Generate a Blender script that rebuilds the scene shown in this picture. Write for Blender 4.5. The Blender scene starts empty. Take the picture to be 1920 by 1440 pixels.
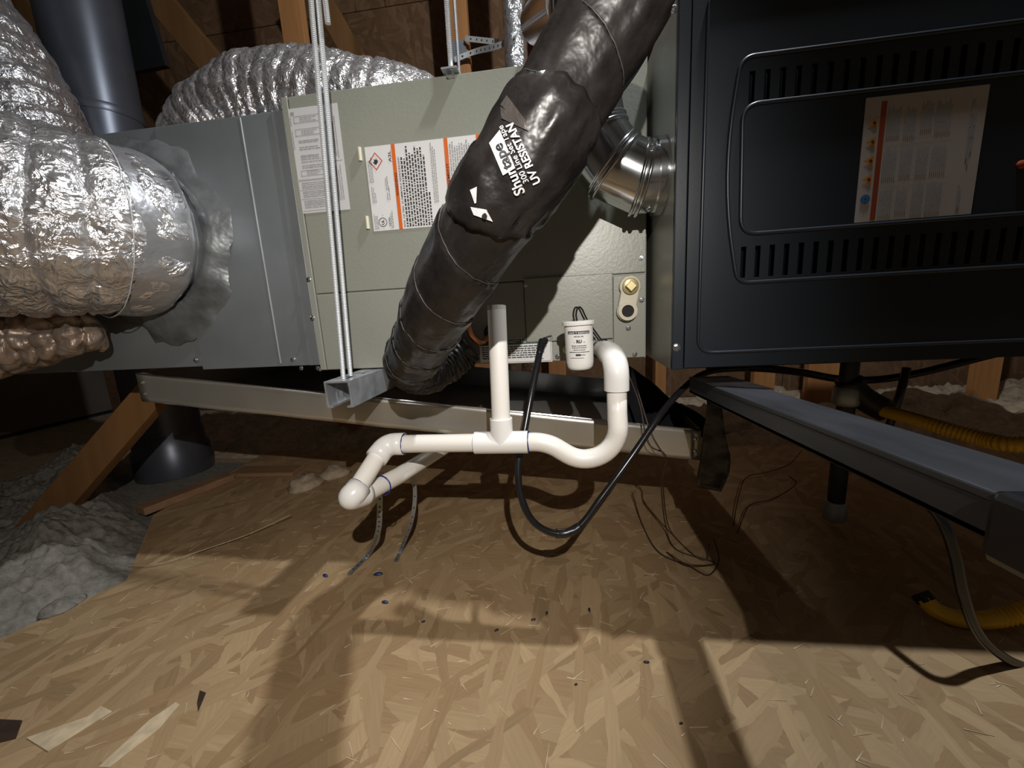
import bpy, bmesh, math, random
from mathutils import Vector, Matrix, noise
from mathutils.bvhtree import BVHTree
random.seed(7)
S = bpy.context.scene
COL = S.collection
V = Vector

# ---------------------------------------------------------------- camera
HB = .43                         # height of the cabinet bottoms above the deck
FPX = 750.0
CAM = V((.4355, -.67, HB + .0925))
YAW, PIT, ROL = math.radians(7.5), math.radians(10.8), math.radians(3.3)
_f = V((-math.sin(YAW) * math.cos(PIT), math.cos(YAW) * math.cos(PIT), -math.sin(PIT)))
_r = V((math.cos(YAW), math.sin(YAW), 0))
_d = _f.cross(_r)
RX = _r * math.cos(ROL) + _d * math.sin(ROL)
DN = -_r * math.sin(ROL) + _d * math.cos(ROL)
FW = _f
cd = bpy.data.cameras.new('camera')
cd.sensor_fit = 'HORIZONTAL'
cd.sensor_width = 36
cd.lens = FPX / 1920 * 36
cd.clip_start = .01
cam = bpy.data.objects.new('camera', cd)
COL.objects.link(cam)
cam.matrix_world = Matrix(((RX.x, -DN.x, -FW.x, CAM.x), (RX.y, -DN.y, -FW.y, CAM.y), (RX.z, -DN.z, -FW.z, CAM.z), (0, 0, 0, 1)))
S.camera = cam

# ---------------------------------------------------------------- world, lamps, exposure
w = bpy.data.worlds.new('world')
S.world = w
w.use_nodes = True
w.node_tree.nodes['Background'].inputs[0].default_value = (.75, .85, 1, 1)
w.node_tree.nodes['Background'].inputs[1].default_value = .004
S.view_settings.view_transform = 'Standard'
S.view_settings.look = 'None'
S.view_settings.gamma = 1
S.view_settings.use_curve_mapping = False
S.view_settings.exposure = 0.0

def lamp(name, kind, loc, power, color, radius, aim=None, cone=None, blend=1):
    l = bpy.data.lights.new(name, kind)
    l.energy = power
    l.color = color
    l.shadow_soft_size = radius
    if cone:
        l.spot_size = math.radians(cone)
        l.spot_blend = blend
    o = bpy.data.objects.new(name, l)
    COL.objects.link(o)
    o.location = loc
    if aim:
        o.rotation_euler = (V(aim) - V(loc)).to_track_quat('-Z', 'Y').to_euler()
    return o

# bare bulb hanging over the joint of coil and furnace
lamp('hanging_bulb_light', 'POINT', (.80, -.168, 1.67), 56, (.93, .97, 1), .022)
# head torch of the person taking the picture
lamp('head_torch_light', 'SPOT', (.53, -.88, .81), 33, (1, .94, .87), .004, (.12, 0, .40), 90, 1)

# ---------------------------------------------------------------- pixel helpers
def ray(x, y):
    return RX * ((x - 960) / FPX) + DN * ((y - 720) / FPX) + FW
def PY(x, y, Y=0.0):
    d = ray(x, y)
    return CAM + d * ((Y - CAM.y) / d.y)
def PZ(x, y, Z=0.0):
    d = ray(x, y)
    return CAM + d * ((Z - CAM.z) / d.z)
def PD(x, y, z):
    return CAM + ray(x, y) * z

# ---------------------------------------------------------------- materials
MATS = {}
def new_mat(name):
    m = bpy.data.materials.new(name)
    m.use_nodes = True
    MATS[name] = m
    nt = m.node_tree
    return m, nt, nt.nodes['Principled BSDF']
def N(nt, kind, **kw):
    n = nt.nodes.new(kind)
    for k, v in kw.items():
        if k.startswith('i_'):
            n.inputs[k[2:]].default_value = v
        else:
            setattr(n, k, v)
    return n
def coords(nt, scale=(1, 1, 1), rot=(0, 0, 0)):
    t = N(nt, 'ShaderNodeTexCoord')
    m = N(nt, 'ShaderNodeMapping')
    m.inputs['Scale'].default_value = scale
    m.inputs['Rotation'].default_value = rot
    nt.links.new(t.outputs['Object'], m.inputs[0])
    return m.outputs[0]
def ramp(nt, stops):
    r = N(nt, 'ShaderNodeValToRGB')
    e = r.color_ramp.elements
    while len(e) < len(stops):
        e.new(.5)
    for q, (p, c) in zip(e, stops):
        q.position = p
        q.color = (*c, 1)
    return r
def simple(name, col, rough=.5, metal=0., var=.12, nscale=20., bump=0., bscale=200., bdist=.0006, stretch=(1, 1, 1), coat=0., detail=4, rvar=.0):
    m, nt, b = new_mat(name)
    c = coords(nt, stretch)
    n = N(nt, 'ShaderNodeTexNoise')
    n.inputs['Scale'].default_value = nscale
    n.inputs['Detail'].default_value = detail
    nt.links.new(c, n.inputs['Vector'])
    r = ramp(nt, [(.3, tuple(x * (1 - var) for x in col)), (.7, tuple(min(1, x * (1 + var)) for x in col))])
    nt.links.new(n.outputs['Fac'], r.inputs[0])
    nt.links.new(r.outputs[0], b.inputs['Base Color'])
    b.inputs['Roughness'].default_value = rough
    b.inputs['Metallic'].default_value = metal
    b.inputs['Coat Weight'].default_value = coat
    if rvar:
        mr = N(nt, 'ShaderNodeMapRange')
        mr.inputs['To Min'].default_value = max(.05, rough - rvar)
        mr.inputs['To Max'].default_value = rough + rvar
        nt.links.new(n.outputs['Fac'], mr.inputs[0])
        nt.links.new(mr.outputs[0], b.inputs['Roughness'])
    if bump:
        n2 = N(nt, 'ShaderNodeTexNoise')
        n2.inputs['Scale'].default_value = bscale
        n2.inputs['Detail'].default_value = 3
        nt.links.new(c, n2.inputs['Vector'])
        bp = N(nt, 'ShaderNodeBump')
        bp.inputs['Strength'].default_value = bump
        bp.inputs['Distance'].default_value = bdist
        nt.links.new(n2.outputs['Fac'], bp.inputs['Height'])
        nt.links.new(bp.outputs[0], b.inputs['Normal'])
    return m

simple('coil_paint', (.255, .265, .225), .36, 0, .05, 6, .35, 260, .0007)
simple('coil_paint_b', (.265, .27, .235), .38, 0, .05, 6, .3, 260, .0007)
simple('galv', (.46, .48, .50), .38, .7, .10, 9, .08, 60, .0008, rvar=.10)
simple('galv_dark', (.31, .34, .36), .40, .62, .12, 7, .10, 30, .001, rvar=.08)
simple('galv_warm', (.60, .58, .52), .30, .8, .08, 9, .10, 14, .004, rvar=.08)
simple('galv_bright', (.62, .64, .66), .16, 1, .08, 14, .10, 30, .001, rvar=.06)
simple('strut_zinc', (.52, .55, .59), .32, .7, .20, 45, .10, 90, .0006, rvar=.12)
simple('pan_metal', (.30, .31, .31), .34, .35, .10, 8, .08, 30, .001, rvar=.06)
simple('rod_zinc', (.75, .78, .81), .30, .55, .05, 60)
simple('screw_zinc', (.72, .74, .76), .22, 1, .05, 60)
simple('furnace_paint', (.012, .017, .024), .36, 0, .08, 5, .10, 300, .0004)
simple('black_rubber', (.012, .012, .014), .24, 0, .2, 30, .15, 90, .0006)
simple('black_plastic', (.014, .014, .017), .30, 0, .25, 20, .2, 20, .003)
simple('black_iron', (.020, .020, .022), .42, .3, .3, 30, .3, 120, .0006)
simple('beam_paint', (.035, .037, .044), .44, .2, .45, 26, .3, 60, .0010, stretch=(1, .25, 1))
simple('tape', (.0150, .0130, .0125), .36, 0, .55, 30, .75, 48, .0032, detail=8, rvar=.08)
simple('tape_grey', (.055, .049, .044), .42, 0, .30, 16, .4, 30, .003)
simple('pvc', (.76, .73, .68), .26, 0, .03, 8)
simple('pvc_fit', (.78, .77, .75), .24, 0, .03, 8)
simple('primer', (.010, .022, .16), .3, 0, .3, 60)
simple('copper', (.62, .26, .14), .32, .9, .2, 30)
simple('brass', (.62, .53, .28), .35, .6, .1, 30)
simple('cream', (.58, .54, .42), .4, 0, .05, 30)
simple('yellow', (.68, .40, .010), .34, 0, .10, 20)
simple('label_white', (.66, .66, .66), .40, 0, .03, 20)
simple('label_grey', (.56, .56, .57), .36, 0, .03, 20)
simple('label_furnace', (.40, .36, .34), .5, 0, .04, 20)
simple('ink', (.030, .030, .034), .5, 0, .1, 30)
simple('ink_soft', (.30, .30, .31), .5, 0, .1, 60)
simple('ink_mid', (.17, .16, .16), .5, 0, .1, 60)
simple('orange', (.60, .115, .010), .5, 0, .05, 30)
simple('orange_dark', (.26, .04, .010), .5, 0, .05, 30)
simple('amber', (.52, .20, .02), .5, 0, .05, 30)
simple('blue', (.03, .13, .30), .5, 0, .05, 30)
simple('red_line', (.55, .10, .06), .5, 0, .05, 30)
simple('green_dark', (.012, .060, .050), .45, 0, .05, 30)
simple('white_print', (.68, .68, .69), .45, 0, .03, 30)
simple('vent_grey', (.10, .11, .135), .36, .5, .12, 8, .1, 30, .001)
simple('flashing_black', (.010, .011, .012), .5, 0, .2, 10)
simple('mastic', (.15, .16, .165), .36, .35, .45, 16, .7, 24, .006)
simple('foil_tape', (.50, .51, .54), .36, .75, .10, 20, .6, 45, .004)
simple('dark_inside', (.015, .014, .013), .8, 0, .2, 10)
simple('green_bud', (.45, .58, .22), .5, 0, .1, 30)
simple('duct_tape', (.25, .27, .30), .4, .2, .1, 30)
simple('chip', (.62, .50, .33), .7, 0, .2, 60)
simple('speck', (.02, .02, .03), .5, 0, .2, 60)
simple('speck_blue', (.02, .035, .12), .4, 0, .2, 60)
simple('wire_brown', (.05, .030, .022), .5, 0, .2, 60)
simple('twine', (.40, .32, .22), .8, 0, .2, 60)

def wood(name, ca, cb, axis, rough=.65):
    m, nt, b = new_mat(name)
    sc = [22, 22, 22]
    sc[axis] = 1.6
    c = coords(nt, sc)
    n = N(nt, 'ShaderNodeTexNoise')
    n.inputs['Scale'].default_value = 1.0
    n.inputs['Detail'].default_value = 6
    n.inputs['Distortion'].default_value = .6
    nt.links.new(c, n.inputs['Vector'])
    r = ramp(nt, [(.25, cb), (.72, ca)])
    nt.links.new(n.outputs['Fac'], r.inputs[0])
    nt.links.new(r.outputs[0], b.inputs['Base Color'])
    b.inputs['Roughness'].default_value = rough
    bp = N(nt, 'ShaderNodeBump')
    bp.inputs['Strength'].default_value = .25
    bp.inputs['Distance'].default_value = .001
    nt.links.new(n.outputs['Fac'], bp.inputs['Height'])
    nt.links.new(bp.outputs[0], b.inputs['Normal'])
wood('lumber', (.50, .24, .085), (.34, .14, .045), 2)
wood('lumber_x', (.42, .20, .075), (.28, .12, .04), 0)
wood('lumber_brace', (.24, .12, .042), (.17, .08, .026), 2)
wood('plank', (.34, .20, .11), (.22, .12, .06), 0, .7)

def osb(name, base, spread, bump=.35, dirt=.35, pre=0.0):
    """strand board: three layers of long flakes at different angles"""
    m, nt, b = new_mat(name)
    L = nt.links
    def sep(c):
        q = N(nt, 'ShaderNodeSeparateColor')
        L.new(c, q.inputs[0])
        return q.outputs
    def gt(a, t):
        g = N(nt, 'ShaderNodeMath', operation='GREATER_THAN')
        L.new(a, g.inputs[0])
        g.inputs[1].default_value = t
        return g.outputs[0]
    def mix(f, a, c):
        x = N(nt, 'ShaderNodeMix', data_type='FLOAT')
        L.new(f, x.inputs[0])
        L.new(a, x.inputs[2])
        L.new(c, x.inputs[3])
        return x.outputs[0]
    def madd(a, k, c):
        x = N(nt, 'ShaderNodeMath', operation='MULTIPLY_ADD')
        L.new(a, x.inputs[0])
        x.inputs[1].default_value = k
        L.new(c, x.inputs[2])
        return x.outputs[0]
    tones, sel = [], []
    for ang, sx, sy, seed in ((6, 8, 46, 0), (58, 7, 40, 3.3), (-40, 9, 52, 7.1), (95, 10, 60, 11.7)):
        c0 = coords(nt, (1, 1, 1), (pre, 0, 0))
        mr_ = N(nt, 'ShaderNodeMapping')
        mr_.inputs['Rotation'].default_value = (0, 0, math.radians(ang))
        L.new(c0, mr_.inputs[0])
        c0 = mr_.outputs[0]
        wn = N(nt, 'ShaderNodeTexNoise')
        wn.inputs['Scale'].default_value = 26
        wn.inputs['Detail'].default_value = 3
        L.new(c0, wn.inputs['Vector'])
        ad = N(nt, 'ShaderNodeMixRGB', blend_type='ADD')
        ad.inputs[0].default_value = .014
        L.new(c0, ad.inputs[1])
        L.new(wn.outputs['Color'], ad.inputs[2])
        mp = N(nt, 'ShaderNodeMapping')
        mp.inputs['Scale'].default_value = (sx, sy, 1)
        mp.inputs['Location'].default_value = (seed, seed * 1.7, 0)
        L.new(ad.outputs[0], mp.inputs[0])
        v = N(nt, 'ShaderNodeTexVoronoi')
        v.voronoi_dimensions = '2D'
        v.inputs['Scale'].default_value = 1
        L.new(mp.outputs[0], v.inputs['Vector'])
        o_ = sep(v.outputs['Color'])
        mg = N(nt, 'ShaderNodeMapping')
        mg.inputs['Scale'].default_value = (16, 260, 1)
        L.new(c0, mg.inputs[0])
        gr = N(nt, 'ShaderNodeTexNoise')
        gr.inputs['Scale'].default_value = 1
        gr.inputs['Detail'].default_value = 4
        L.new(mg.outputs[0], gr.inputs['Vector'])
        tones.append(madd(gr.outputs['Fac'], .75, o_[0]))
        sel.append(o_[1])
    tone = tones[0]
    for k, th in ((1, .55), (2, .60), (3, .74)):
        tone = mix(gt(sel[k], th), tone, tones[k])
    big = N(nt, 'ShaderNodeTexNoise')
    big.inputs['Scale'].default_value = 4.5
    big.inputs['Detail'].default_value = 6
    L.new(coords(nt), big.inputs['Vector'])
    tot = madd(big.outputs['Fac'], dirt, tone)
    nm = N(nt, 'ShaderNodeMapRange')
    nm.inputs['From Min'].default_value = .3
    nm.inputs['From Max'].default_value = 1.75
    L.new(tot, nm.inputs[0])
    lo = (base[0] * (1 - spread), base[1] * (1 - spread * 1.08), base[2] * (1 - spread * 1.15))
    hi = tuple(min(1, x * (1 + spread * .8)) for x in base)
    r = ramp(nt, [(.08, lo), (.35, (base[0] * .9, base[1] * .84, base[2] * .78)), (.62, base), (.92, hi)])
    L.new(nm.outputs[0], r.inputs[0])
    L.new(r.outputs[0], b.inputs['Base Color'])
    b.inputs['Roughness'].default_value = .66
    b.inputs['Specular IOR Level'].default_value = .3
    bp = N(nt, 'ShaderNodeBump')
    bp.inputs['Strength'].default_value = bump
    bp.inputs['Distance'].default_value = .0012
    L.new(tone, bp.inputs['Height'])
    L.new(bp.outputs[0], b.inputs['Normal'])
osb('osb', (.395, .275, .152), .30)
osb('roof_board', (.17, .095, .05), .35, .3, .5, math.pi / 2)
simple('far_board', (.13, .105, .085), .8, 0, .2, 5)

def foil(name, col, rough, scale, strength, metal=.95):
    m, nt, b = new_mat(name)
    L = nt.links
    c = coords(nt)
    v = N(nt, 'ShaderNodeTexVoronoi')
    v.feature = 'F1'
    v.inputs['Scale'].default_value = scale
    wn = N(nt, 'ShaderNodeTexNoise')
    wn.inputs['Scale'].default_value = scale * .35
    wn.inputs['Detail'].default_value = 6
    wn.inputs['Distortion'].default_value = 1.2
    L.new(c, wn.inputs['Vector'])
    ad = N(nt, 'ShaderNodeMixRGB', blend_type='ADD')
    ad.inputs[0].default_value = .05
    L.new(c, ad.inputs[1])
    L.new(wn.outputs['Color'], ad.inputs[2])
    L.new(ad.outputs[0], v.inputs['Vector'])
    s = N(nt, 'ShaderNodeMath', operation='MULTIPLY_ADD')
    L.new(v.outputs['Distance'], s.inputs[0])
    s.inputs[1].default_value = .6
    L.new(wn.outputs['Fac'], s.inputs[2])
    bp = N(nt, 'ShaderNodeBump')
    bp.inputs['Strength'].default_value = strength
    bp.inputs['Distance'].default_value = .006
    L.new(s.outputs[0], bp.inputs['Height'])
    L.new(bp.outputs[0], b.inputs['Normal'])
    r = ramp(nt, [(.3, tuple(x * .72 for x in col)), (.7, col)])
    L.new(wn.outputs['Fac'], r.inputs[0])
    L.new(r.outputs[0], b.inputs['Base Color'])
    b.inputs['Metallic'].default_value = metal
    b.inputs['Roughness'].default_value = rough
foil('foil', (.88, .87, .89), .20, 85, .75, .85)
foil('foil_soft', (.86, .82, .82), .22, 85, .75, .82)
foil('foil_brown', (.42, .33, .27), .42, 46, .7, .6)

def insul(name, ca, cb, sc=60):
    m, nt, b = new_mat(name)
    c = coords(nt)
    n = N(nt, 'ShaderNodeTexNoise')
    n.inputs['Scale'].default_value = sc
    n.inputs['Detail'].default_value = 8
    n.inputs['Roughness'].default_value = .7
    nt.links.new(c, n.inputs['Vector'])
    r = ramp(nt, [(.3, ca), (.7, cb)])
    nt.links.new(n.outputs['Fac'], r.inputs[0])
    nt.links.new(r.outputs[0], b.inputs['Base Color'])
    b.inputs['Roughness'].default_value = .95
    bp = N(nt, 'ShaderNodeBump')
    bp.inputs['Strength'].default_value = .8
    bp.inputs['Distance'].default_value = .006
    nt.links.new(n.outputs['Fac'], bp.inputs['Height'])
    nt.links.new(bp.outputs[0], b.inputs['Normal'])
insul('insul_grey', (.15, .14, .12), (.33, .31, .27))
insul('insul_tan', (.30, .23, .16), (.55, .44, .31), 40)

# ---------------------------------------------------------------- mesh helpers
class MB:
    def __init__(s):
        s.v, s.f = [], []
    def add(s, vs, fs):
        k = len(s.v)
        s.v += [V(p) for p in vs]
        s.f += [tuple(i + k for i in f) for f in fs]
        return s
    def box(s, a, b):
        (x0, y0, z0), (x1, y1, z1) = a, b
        return s.add([(x0, y0, z0), (x1, y0, z0), (x1, y1, z0), (x0, y1, z0), (x0, y0, z1), (x1, y0, z1), (x1, y1, z1), (x0, y1, z1)],
                     [(0, 3, 2, 1), (4, 5, 6, 7), (0, 1, 5, 4), (1, 2, 6, 5), (2, 3, 7, 6), (3, 0, 4, 7)])
    def beam(s, p, q, wx, wz, side=None):
        """bar from p to q, wx across, wz the other way"""
        p, q = V(p), V(q)
        t = (q - p).normalized()
        u = V(side) if side else V((1, 0, 0))
        u = (u - t * u.dot(t)).normalized()
        n = t.cross(u)
        c = []
        for e in (p, q):
            for a, b in ((-1, -1), (1, -1), (1, 1), (-1, 1)):
                c.append(e + u * (a * wx / 2) + n * (b * wz / 2))
        return s.add(c, [(0, 3, 2, 1), (4, 5, 6, 7), (0, 1, 5, 4), (1, 2, 6, 5), (2, 3, 7, 6), (3, 0, 4, 7)])
    def prism(s, poly, off):
        """closed slab: polygon of points plus an offset vector"""
        n = len(poly)
        off = V(off)
        vs = [V(p) for p in poly] + [V(p) + off for p in poly]
        fs = [tuple(range(n))[::-1], tuple(range(n, 2 * n))] + [(i, (i + 1) % n, n + (i + 1) % n, n + i) for i in range(n)]
        return s.add(vs, fs)
    def tube(s, path, r, n=16, cap=True, disp=None, closed=False):
        P = [V(p) for p in path]
        m = len(P)
        R = r if isinstance(r, (list, tuple)) else [r] * m
        T = []
        for i in range(m):
            if closed:
                T.append((P[(i + 1) % m] - P[i - 1]).normalized())
            else:
                T.append((P[min(i + 1, m - 1)] - P[max(i - 1, 0)]).normalized())
        u = V((0, 0, 1)) if abs(T[0].z) < .9 else V((1, 0, 0))
        u = (u - T[0] * u.dot(T[0])).normalized()
        k0 = len(s.v)
        acc = 0
        for i in range(m):
            if i:
                u = (u - T[i] * u.dot(T[i])).normalized()
                acc += (P[i] - P[i - 1]).length
            q = T[i].cross(u)
            for j in range(n):
                a = 2 * math.pi * j / n
                rr = R[i] + (disp(acc, a, P[i]) if disp else 0)
                s.v.append(P[i] + (u * math.cos(a) + q * math.sin(a)) * rr)
        rng = m if closed else m - 1
        for i in range(rng):
            for j in range(n):
                a, b = k0 + i * n + j, k0 + i * n + (j + 1) % n
                i2 = (i + 1) % m
                s.f.append((a, b, k0 + i2 * n + (j + 1) % n, k0 + i2 * n + j))
        if cap and not closed:
            s.f.append(tuple(k0 + j for j in range(n))[::-1])
            s.f.append(tuple(k0 + (m - 1) * n + j for j in range(n)))
        return s
    def ring(s, c, axis, ro, ri, h, n=32):
        """hollow short tube"""
        c, t = V(c), V(axis).normalized()
        u = V((0, 0, 1)) if abs(t.z) < .9 else V((1, 0, 0))
        u = (u - t * u.dot(t)).normalized()
        q = t.cross(u)
        vs, fs = [], []
        for j in range(n):
            a = 2 * math.pi * j / n
            e = u * math.cos(a) + q * math.sin(a)
            vs += [c + e * ro, c + e * ro + t * h, c + e * ri + t * h, c + e * ri]
        for j in range(n):
            a, b = 4 * j, 4 * ((j + 1) % n)
            for k in range(4):
                fs.append((a + k, b + k, b + (k + 1) % 4, a + (k + 1) % 4))
        return s.add(vs, fs)
    def lathe(s, c, axis, prof, n=24):
        """prof: list of (distance along axis, radius)"""
        c, t = V(c), V(axis).normalized()
        return s.tube([c + t * (z + 1e-6 * i) for i, (z, r) in enumerate(prof)], [max(r, 1e-4) for z, r in prof], n) if False else s._lathe(c, t, prof, n)
    def _lathe(s, c, t, prof, n):
        u = V((0, 0, 1)) if abs(t.z) < .9 else V((1, 0, 0))
        u = (u - t * u.dot(t)).normalized()
        q = t.cross(u)
        k0 = len(s.v)
        for z, r in prof:
            for j in range(n):
                a = 2 * math.pi * j / n
                s.v.append(c + t * z + (u * math.cos(a) + q * math.sin(a)) * max(r, 1e-4))
        m = len(prof)
        for i in range(m - 1):
            for j in range(n):
                s.f.append((k0 + i * n + j, k0 + i * n + (j + 1) % n, k0 + (i + 1) * n + (j + 1) % n, k0 + (i + 1) * n + j))
        s.f.append(tuple(k0 + j for j in range(n))[::-1])
        s.f.append(tuple(k0 + (m - 1) * n + j for j in range(n)))
        return s
    def build(s, name, mat, parent=None, smooth=False, bevel=0, sub=0):
        lo = V([min(p[k] for p in s.v) for k in range(3)])
        hi = V([max(p[k] for p in s.v) for k in range(3)])
        org = V(((lo.x + hi.x) / 2, (lo.y + hi.y) / 2, lo.z))
        me = bpy.data.meshes.new(name)
        me.from_pydata([tuple(p - org) for p in s.v], [], s.f)
        bm = bmesh.new()
        bm.from_mesh(me)
        bmesh.ops.recalc_face_normals(bm, faces=bm.faces)
        bm.to_mesh(me)
        bm.free()
        me.materials.append(MATS[mat])
        o = bpy.data.objects.new(name, me)
        COL.objects.link(o)
        if smooth:
            for p in me.polygons:
                p.use_smooth = True
            if smooth != 'all':
                md = o.modifiers.new('edges', 'EDGE_SPLIT')
                md.split_angle = math.radians(42)
        if bevel:
            md = o.modifiers.new('bevel', 'BEVEL')
            md.width = bevel
            md.segments = 2
            md.limit_method = 'ANGLE'
        if sub:
            md = o.modifiers.new('sub', 'SUBSURF')
            md.levels = md.render_levels = sub
        place(o, org, parent)
        return o
def wloc(o):
    l = V(o.location)
    while o.parent:
        o = o.parent
        l += V(o.location)
    return l
def place(o, loc, parent):
    if parent:
        o.parent = parent
        o.location = V(loc) - wloc(parent)
    else:
        o.location = loc
def tag(o, label, cat, group=None, kind=None):
    o['label'] = label
    o['category'] = cat
    if group:
        o['group'] = group
    if kind:
        o['kind'] = kind
    return o
def thing(name, loc, label, cat, group=None):
    o = bpy.data.objects.new(name, None)
    o.empty_display_size = .05
    COL.objects.link(o)
    o.location = loc
    return tag(o, label, cat, group)
def struct(o, label=None, cat=None):
    o['kind'] = 'structure'
    if label:
        o['label'] = label
        o['category'] = cat
    return o
def spline(pts, n=12):
    P = [V(p) for p in pts]
    P = [P[0] * 2 - P[1]] + P + [P[-1] * 2 - P[-2]]
    out = []
    for i in range(1, len(P) - 2):
        a, b, c, d = P[i - 1:i + 3]
        for k in range(n):
            t = k / n
            out.append(.5 * ((2 * b) + (c - a) * t + (2 * a - 5 * b + 4 * c - d) * t * t + (3 * b - a - 3 * c + d) * t ** 3))
    out.append(P[-2])
    return out
def spline1(vals, n=12):
    return [p.x for p in spline([(v, 0, 0) for v in vals], n)]
def arc(p, c, q, n=10):
    """quadratic bend"""
    p, c, q = V(p), V(c), V(q)
    return [p * (1 - t) ** 2 + c * 2 * t * (1 - t) + q * t * t for t in [i / n for i in range(n + 1)]]
def nz(p, s=1.0):
    return noise.noise(V(p) * s)

# text to flat triangles
_tc = {}
def glyphs(body, bold=0.0):
    key = (body, bold)
    if key in _tc:
        return _tc[key]
    cu = bpy.data.curves.new('t', 'FONT')
    cu.body = body
    cu.size = 1
    cu.offset = bold
    cu.resolution_u = 3
    o = bpy.data.objects.new('t', cu)
    COL.objects.link(o)
    bpy.context.view_layer.update()
    me = bpy.data.meshes.new_from_object(o.evaluated_get(bpy.context.evaluated_depsgraph_get()))
    vs = [(p.co.x, p.co.y) for p in me.vertices]
    fs = [tuple(p.vertices) for p in me.polygons]
    bpy.data.objects.remove(o)
    bpy.data.curves.remove(cu)
    bpy.data.meshes.remove(me)
    _tc[key] = (vs, fs)
    return vs, fs
def text(mb, body, org, ex, ey, h, width=None, bold=0.0, align='L'):
    """letters in the plane org+u*ex+v*ey; h = height of a capital"""
    vs, fs = glyphs(body, bold)
    w = max(p[0] for p in vs)
    s = h / .7
    sx = width / w if width else s
    dx = {'L': 0, 'C': -w / 2, 'R': -w}[align]
    org, ex, ey = V(org), V(ex), V(ey)
    mb.add([org + ex * ((u + dx) * sx) + ey * (v * s) for u, v in vs], fs)
    return w * sx
def rect(mb, org, ex, ey, u0, v0, u1, v1):
    org, ex, ey = V(org), V(ex), V(ey)
    mb.add([org + ex * u + ey * v for u, v in ((u0, v0), (u1, v0), (u1, v1), (u0, v1))], [(0, 1, 2, 3)])
def words(mb, org, ex, ey, u0, u1, v, h, rnd, wl=(2.0, 6.0), ragged=0.0):
    """a printed line too small to read: a row of word-long dashes"""
    u = u0
    end = u1 - rnd.random() * ragged * (u1 - u0)
    while u < end:
        l = min(rnd.uniform(*wl) * h, end - u)
        rect(mb, org, ex, ey, u, v, u + l, v + h)
        u += l + h * .6

def inst(name, me, loc, rot, parent):
    o = bpy.data.objects.new(name, me)
    COL.objects.link(o)
    o.rotation_euler = rot
    place(o, loc, parent)
    return o
def mesh_only(mb, name, mat, smooth=True):
    o = mb.build(name, mat, None, smooth)
    me = o.data
    off = V(o.location)
    for p in me.vertices:
        p.co += off
    if smooth:
        for p in me.polygons:
            p.use_smooth = False
    bpy.data.objects.remove(o)
    return me
# hex washer head screw pointing to -Y
m = MB()
m.lathe((0, .001, 0), (0, -1, 0), [(0, .0052), (.0018, .0052), (.0022, .0044)], 14)
m.lathe((0, -.001, 0), (0, -1, 0), [(0, .0036), (.0034, .0035), (.0038, .0026)], 6)
SCREW = mesh_only(m, 'screw', 'screw_zinc')
def screw(loc, parent, rot=(0, 0, 0), sc=1.0):
    o = inst('screw', SCREW, loc, rot, parent)
    o.scale = (sc, sc, sc)
    return o

# ================================================================ the attic
def panels(name, parent, mat, rects, axis, a, t):
    for (u0, v0, u1, v1) in rects:
        g = .0025
        if axis == 'y':
            m = MB().box((u0 + g, a, v0 + g), (u1 - g, a + t, v1 - g))
        elif axis == 'z':
            m = MB().box((u0 + g, v0 + g, a), (u1 - g, v1 - g, a + t))
        else:
            m = MB().box((a, u0 + g, v0 + g), (a + t, u1 - g, v1 - g))
        m.build(name, mat, parent)

DX0, DX1, DY0, DY1 = -.535, 2.6, -2.3, .76
fl = struct(MB().box((-2.6, -2.4, -.06), (2.8, 2.6, -.022)).build('floor', 'insul_tan'))
# strand board decking, slightly skewed along the insulation
m = MB().prism([(-.62, DY0, -.02), (DX1, DY0, -.02), (DX1, DY1, -.02), (-.78, DY1, -.02), (-.74, .25, -.02), (-.50, -.02, -.02), (-.585, -.22, -.02)], (0, 0, .02))
m.build('deck_board', 'osb', fl)

wb = struct(MB().box((-2.6, 1.64, -.1), (2.8, 1.68, 2.9)).build('wall_back', 'dark_inside'))
rc = []
for z0, z1, xs in ((-.02, .84, (-2.6, -1.3, .3, 1.6, 2.8)), (.84, 2.055, (-2.6, -.9, .25, 1.45, 2.8)), (2.055, 2.9, (-2.6, -1.6, -.4, .8, 2.8))):
    for a, b in zip(xs[:-1], xs[1:]):
        rc.append((a, z0, b, z1))
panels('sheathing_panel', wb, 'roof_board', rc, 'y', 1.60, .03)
wl = struct(MB().box((-2.64, -2.4, -.1), (-2.6, 1.68, 2.9)).build('wall_left', 'dark_inside'))
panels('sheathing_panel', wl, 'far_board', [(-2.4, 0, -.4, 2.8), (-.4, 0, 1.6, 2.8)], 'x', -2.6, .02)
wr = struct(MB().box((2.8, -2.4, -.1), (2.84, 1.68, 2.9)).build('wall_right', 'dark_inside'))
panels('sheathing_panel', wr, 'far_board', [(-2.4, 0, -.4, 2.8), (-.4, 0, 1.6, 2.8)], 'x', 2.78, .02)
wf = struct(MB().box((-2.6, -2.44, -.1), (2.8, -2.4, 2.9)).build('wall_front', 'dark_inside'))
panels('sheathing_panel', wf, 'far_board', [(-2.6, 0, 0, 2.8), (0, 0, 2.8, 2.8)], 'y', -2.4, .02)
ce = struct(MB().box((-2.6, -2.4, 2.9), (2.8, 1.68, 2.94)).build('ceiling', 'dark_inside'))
panels('sheathing_panel', ce, 'far_board', [(-2.6, -2.4, 0, -.4), (0, -2.4, 2.8, -.4), (-2.6, -.4, 0, 1.6), (0, -.4, 2.8, 1.6)], 'z', 2.87, .025)

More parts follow.
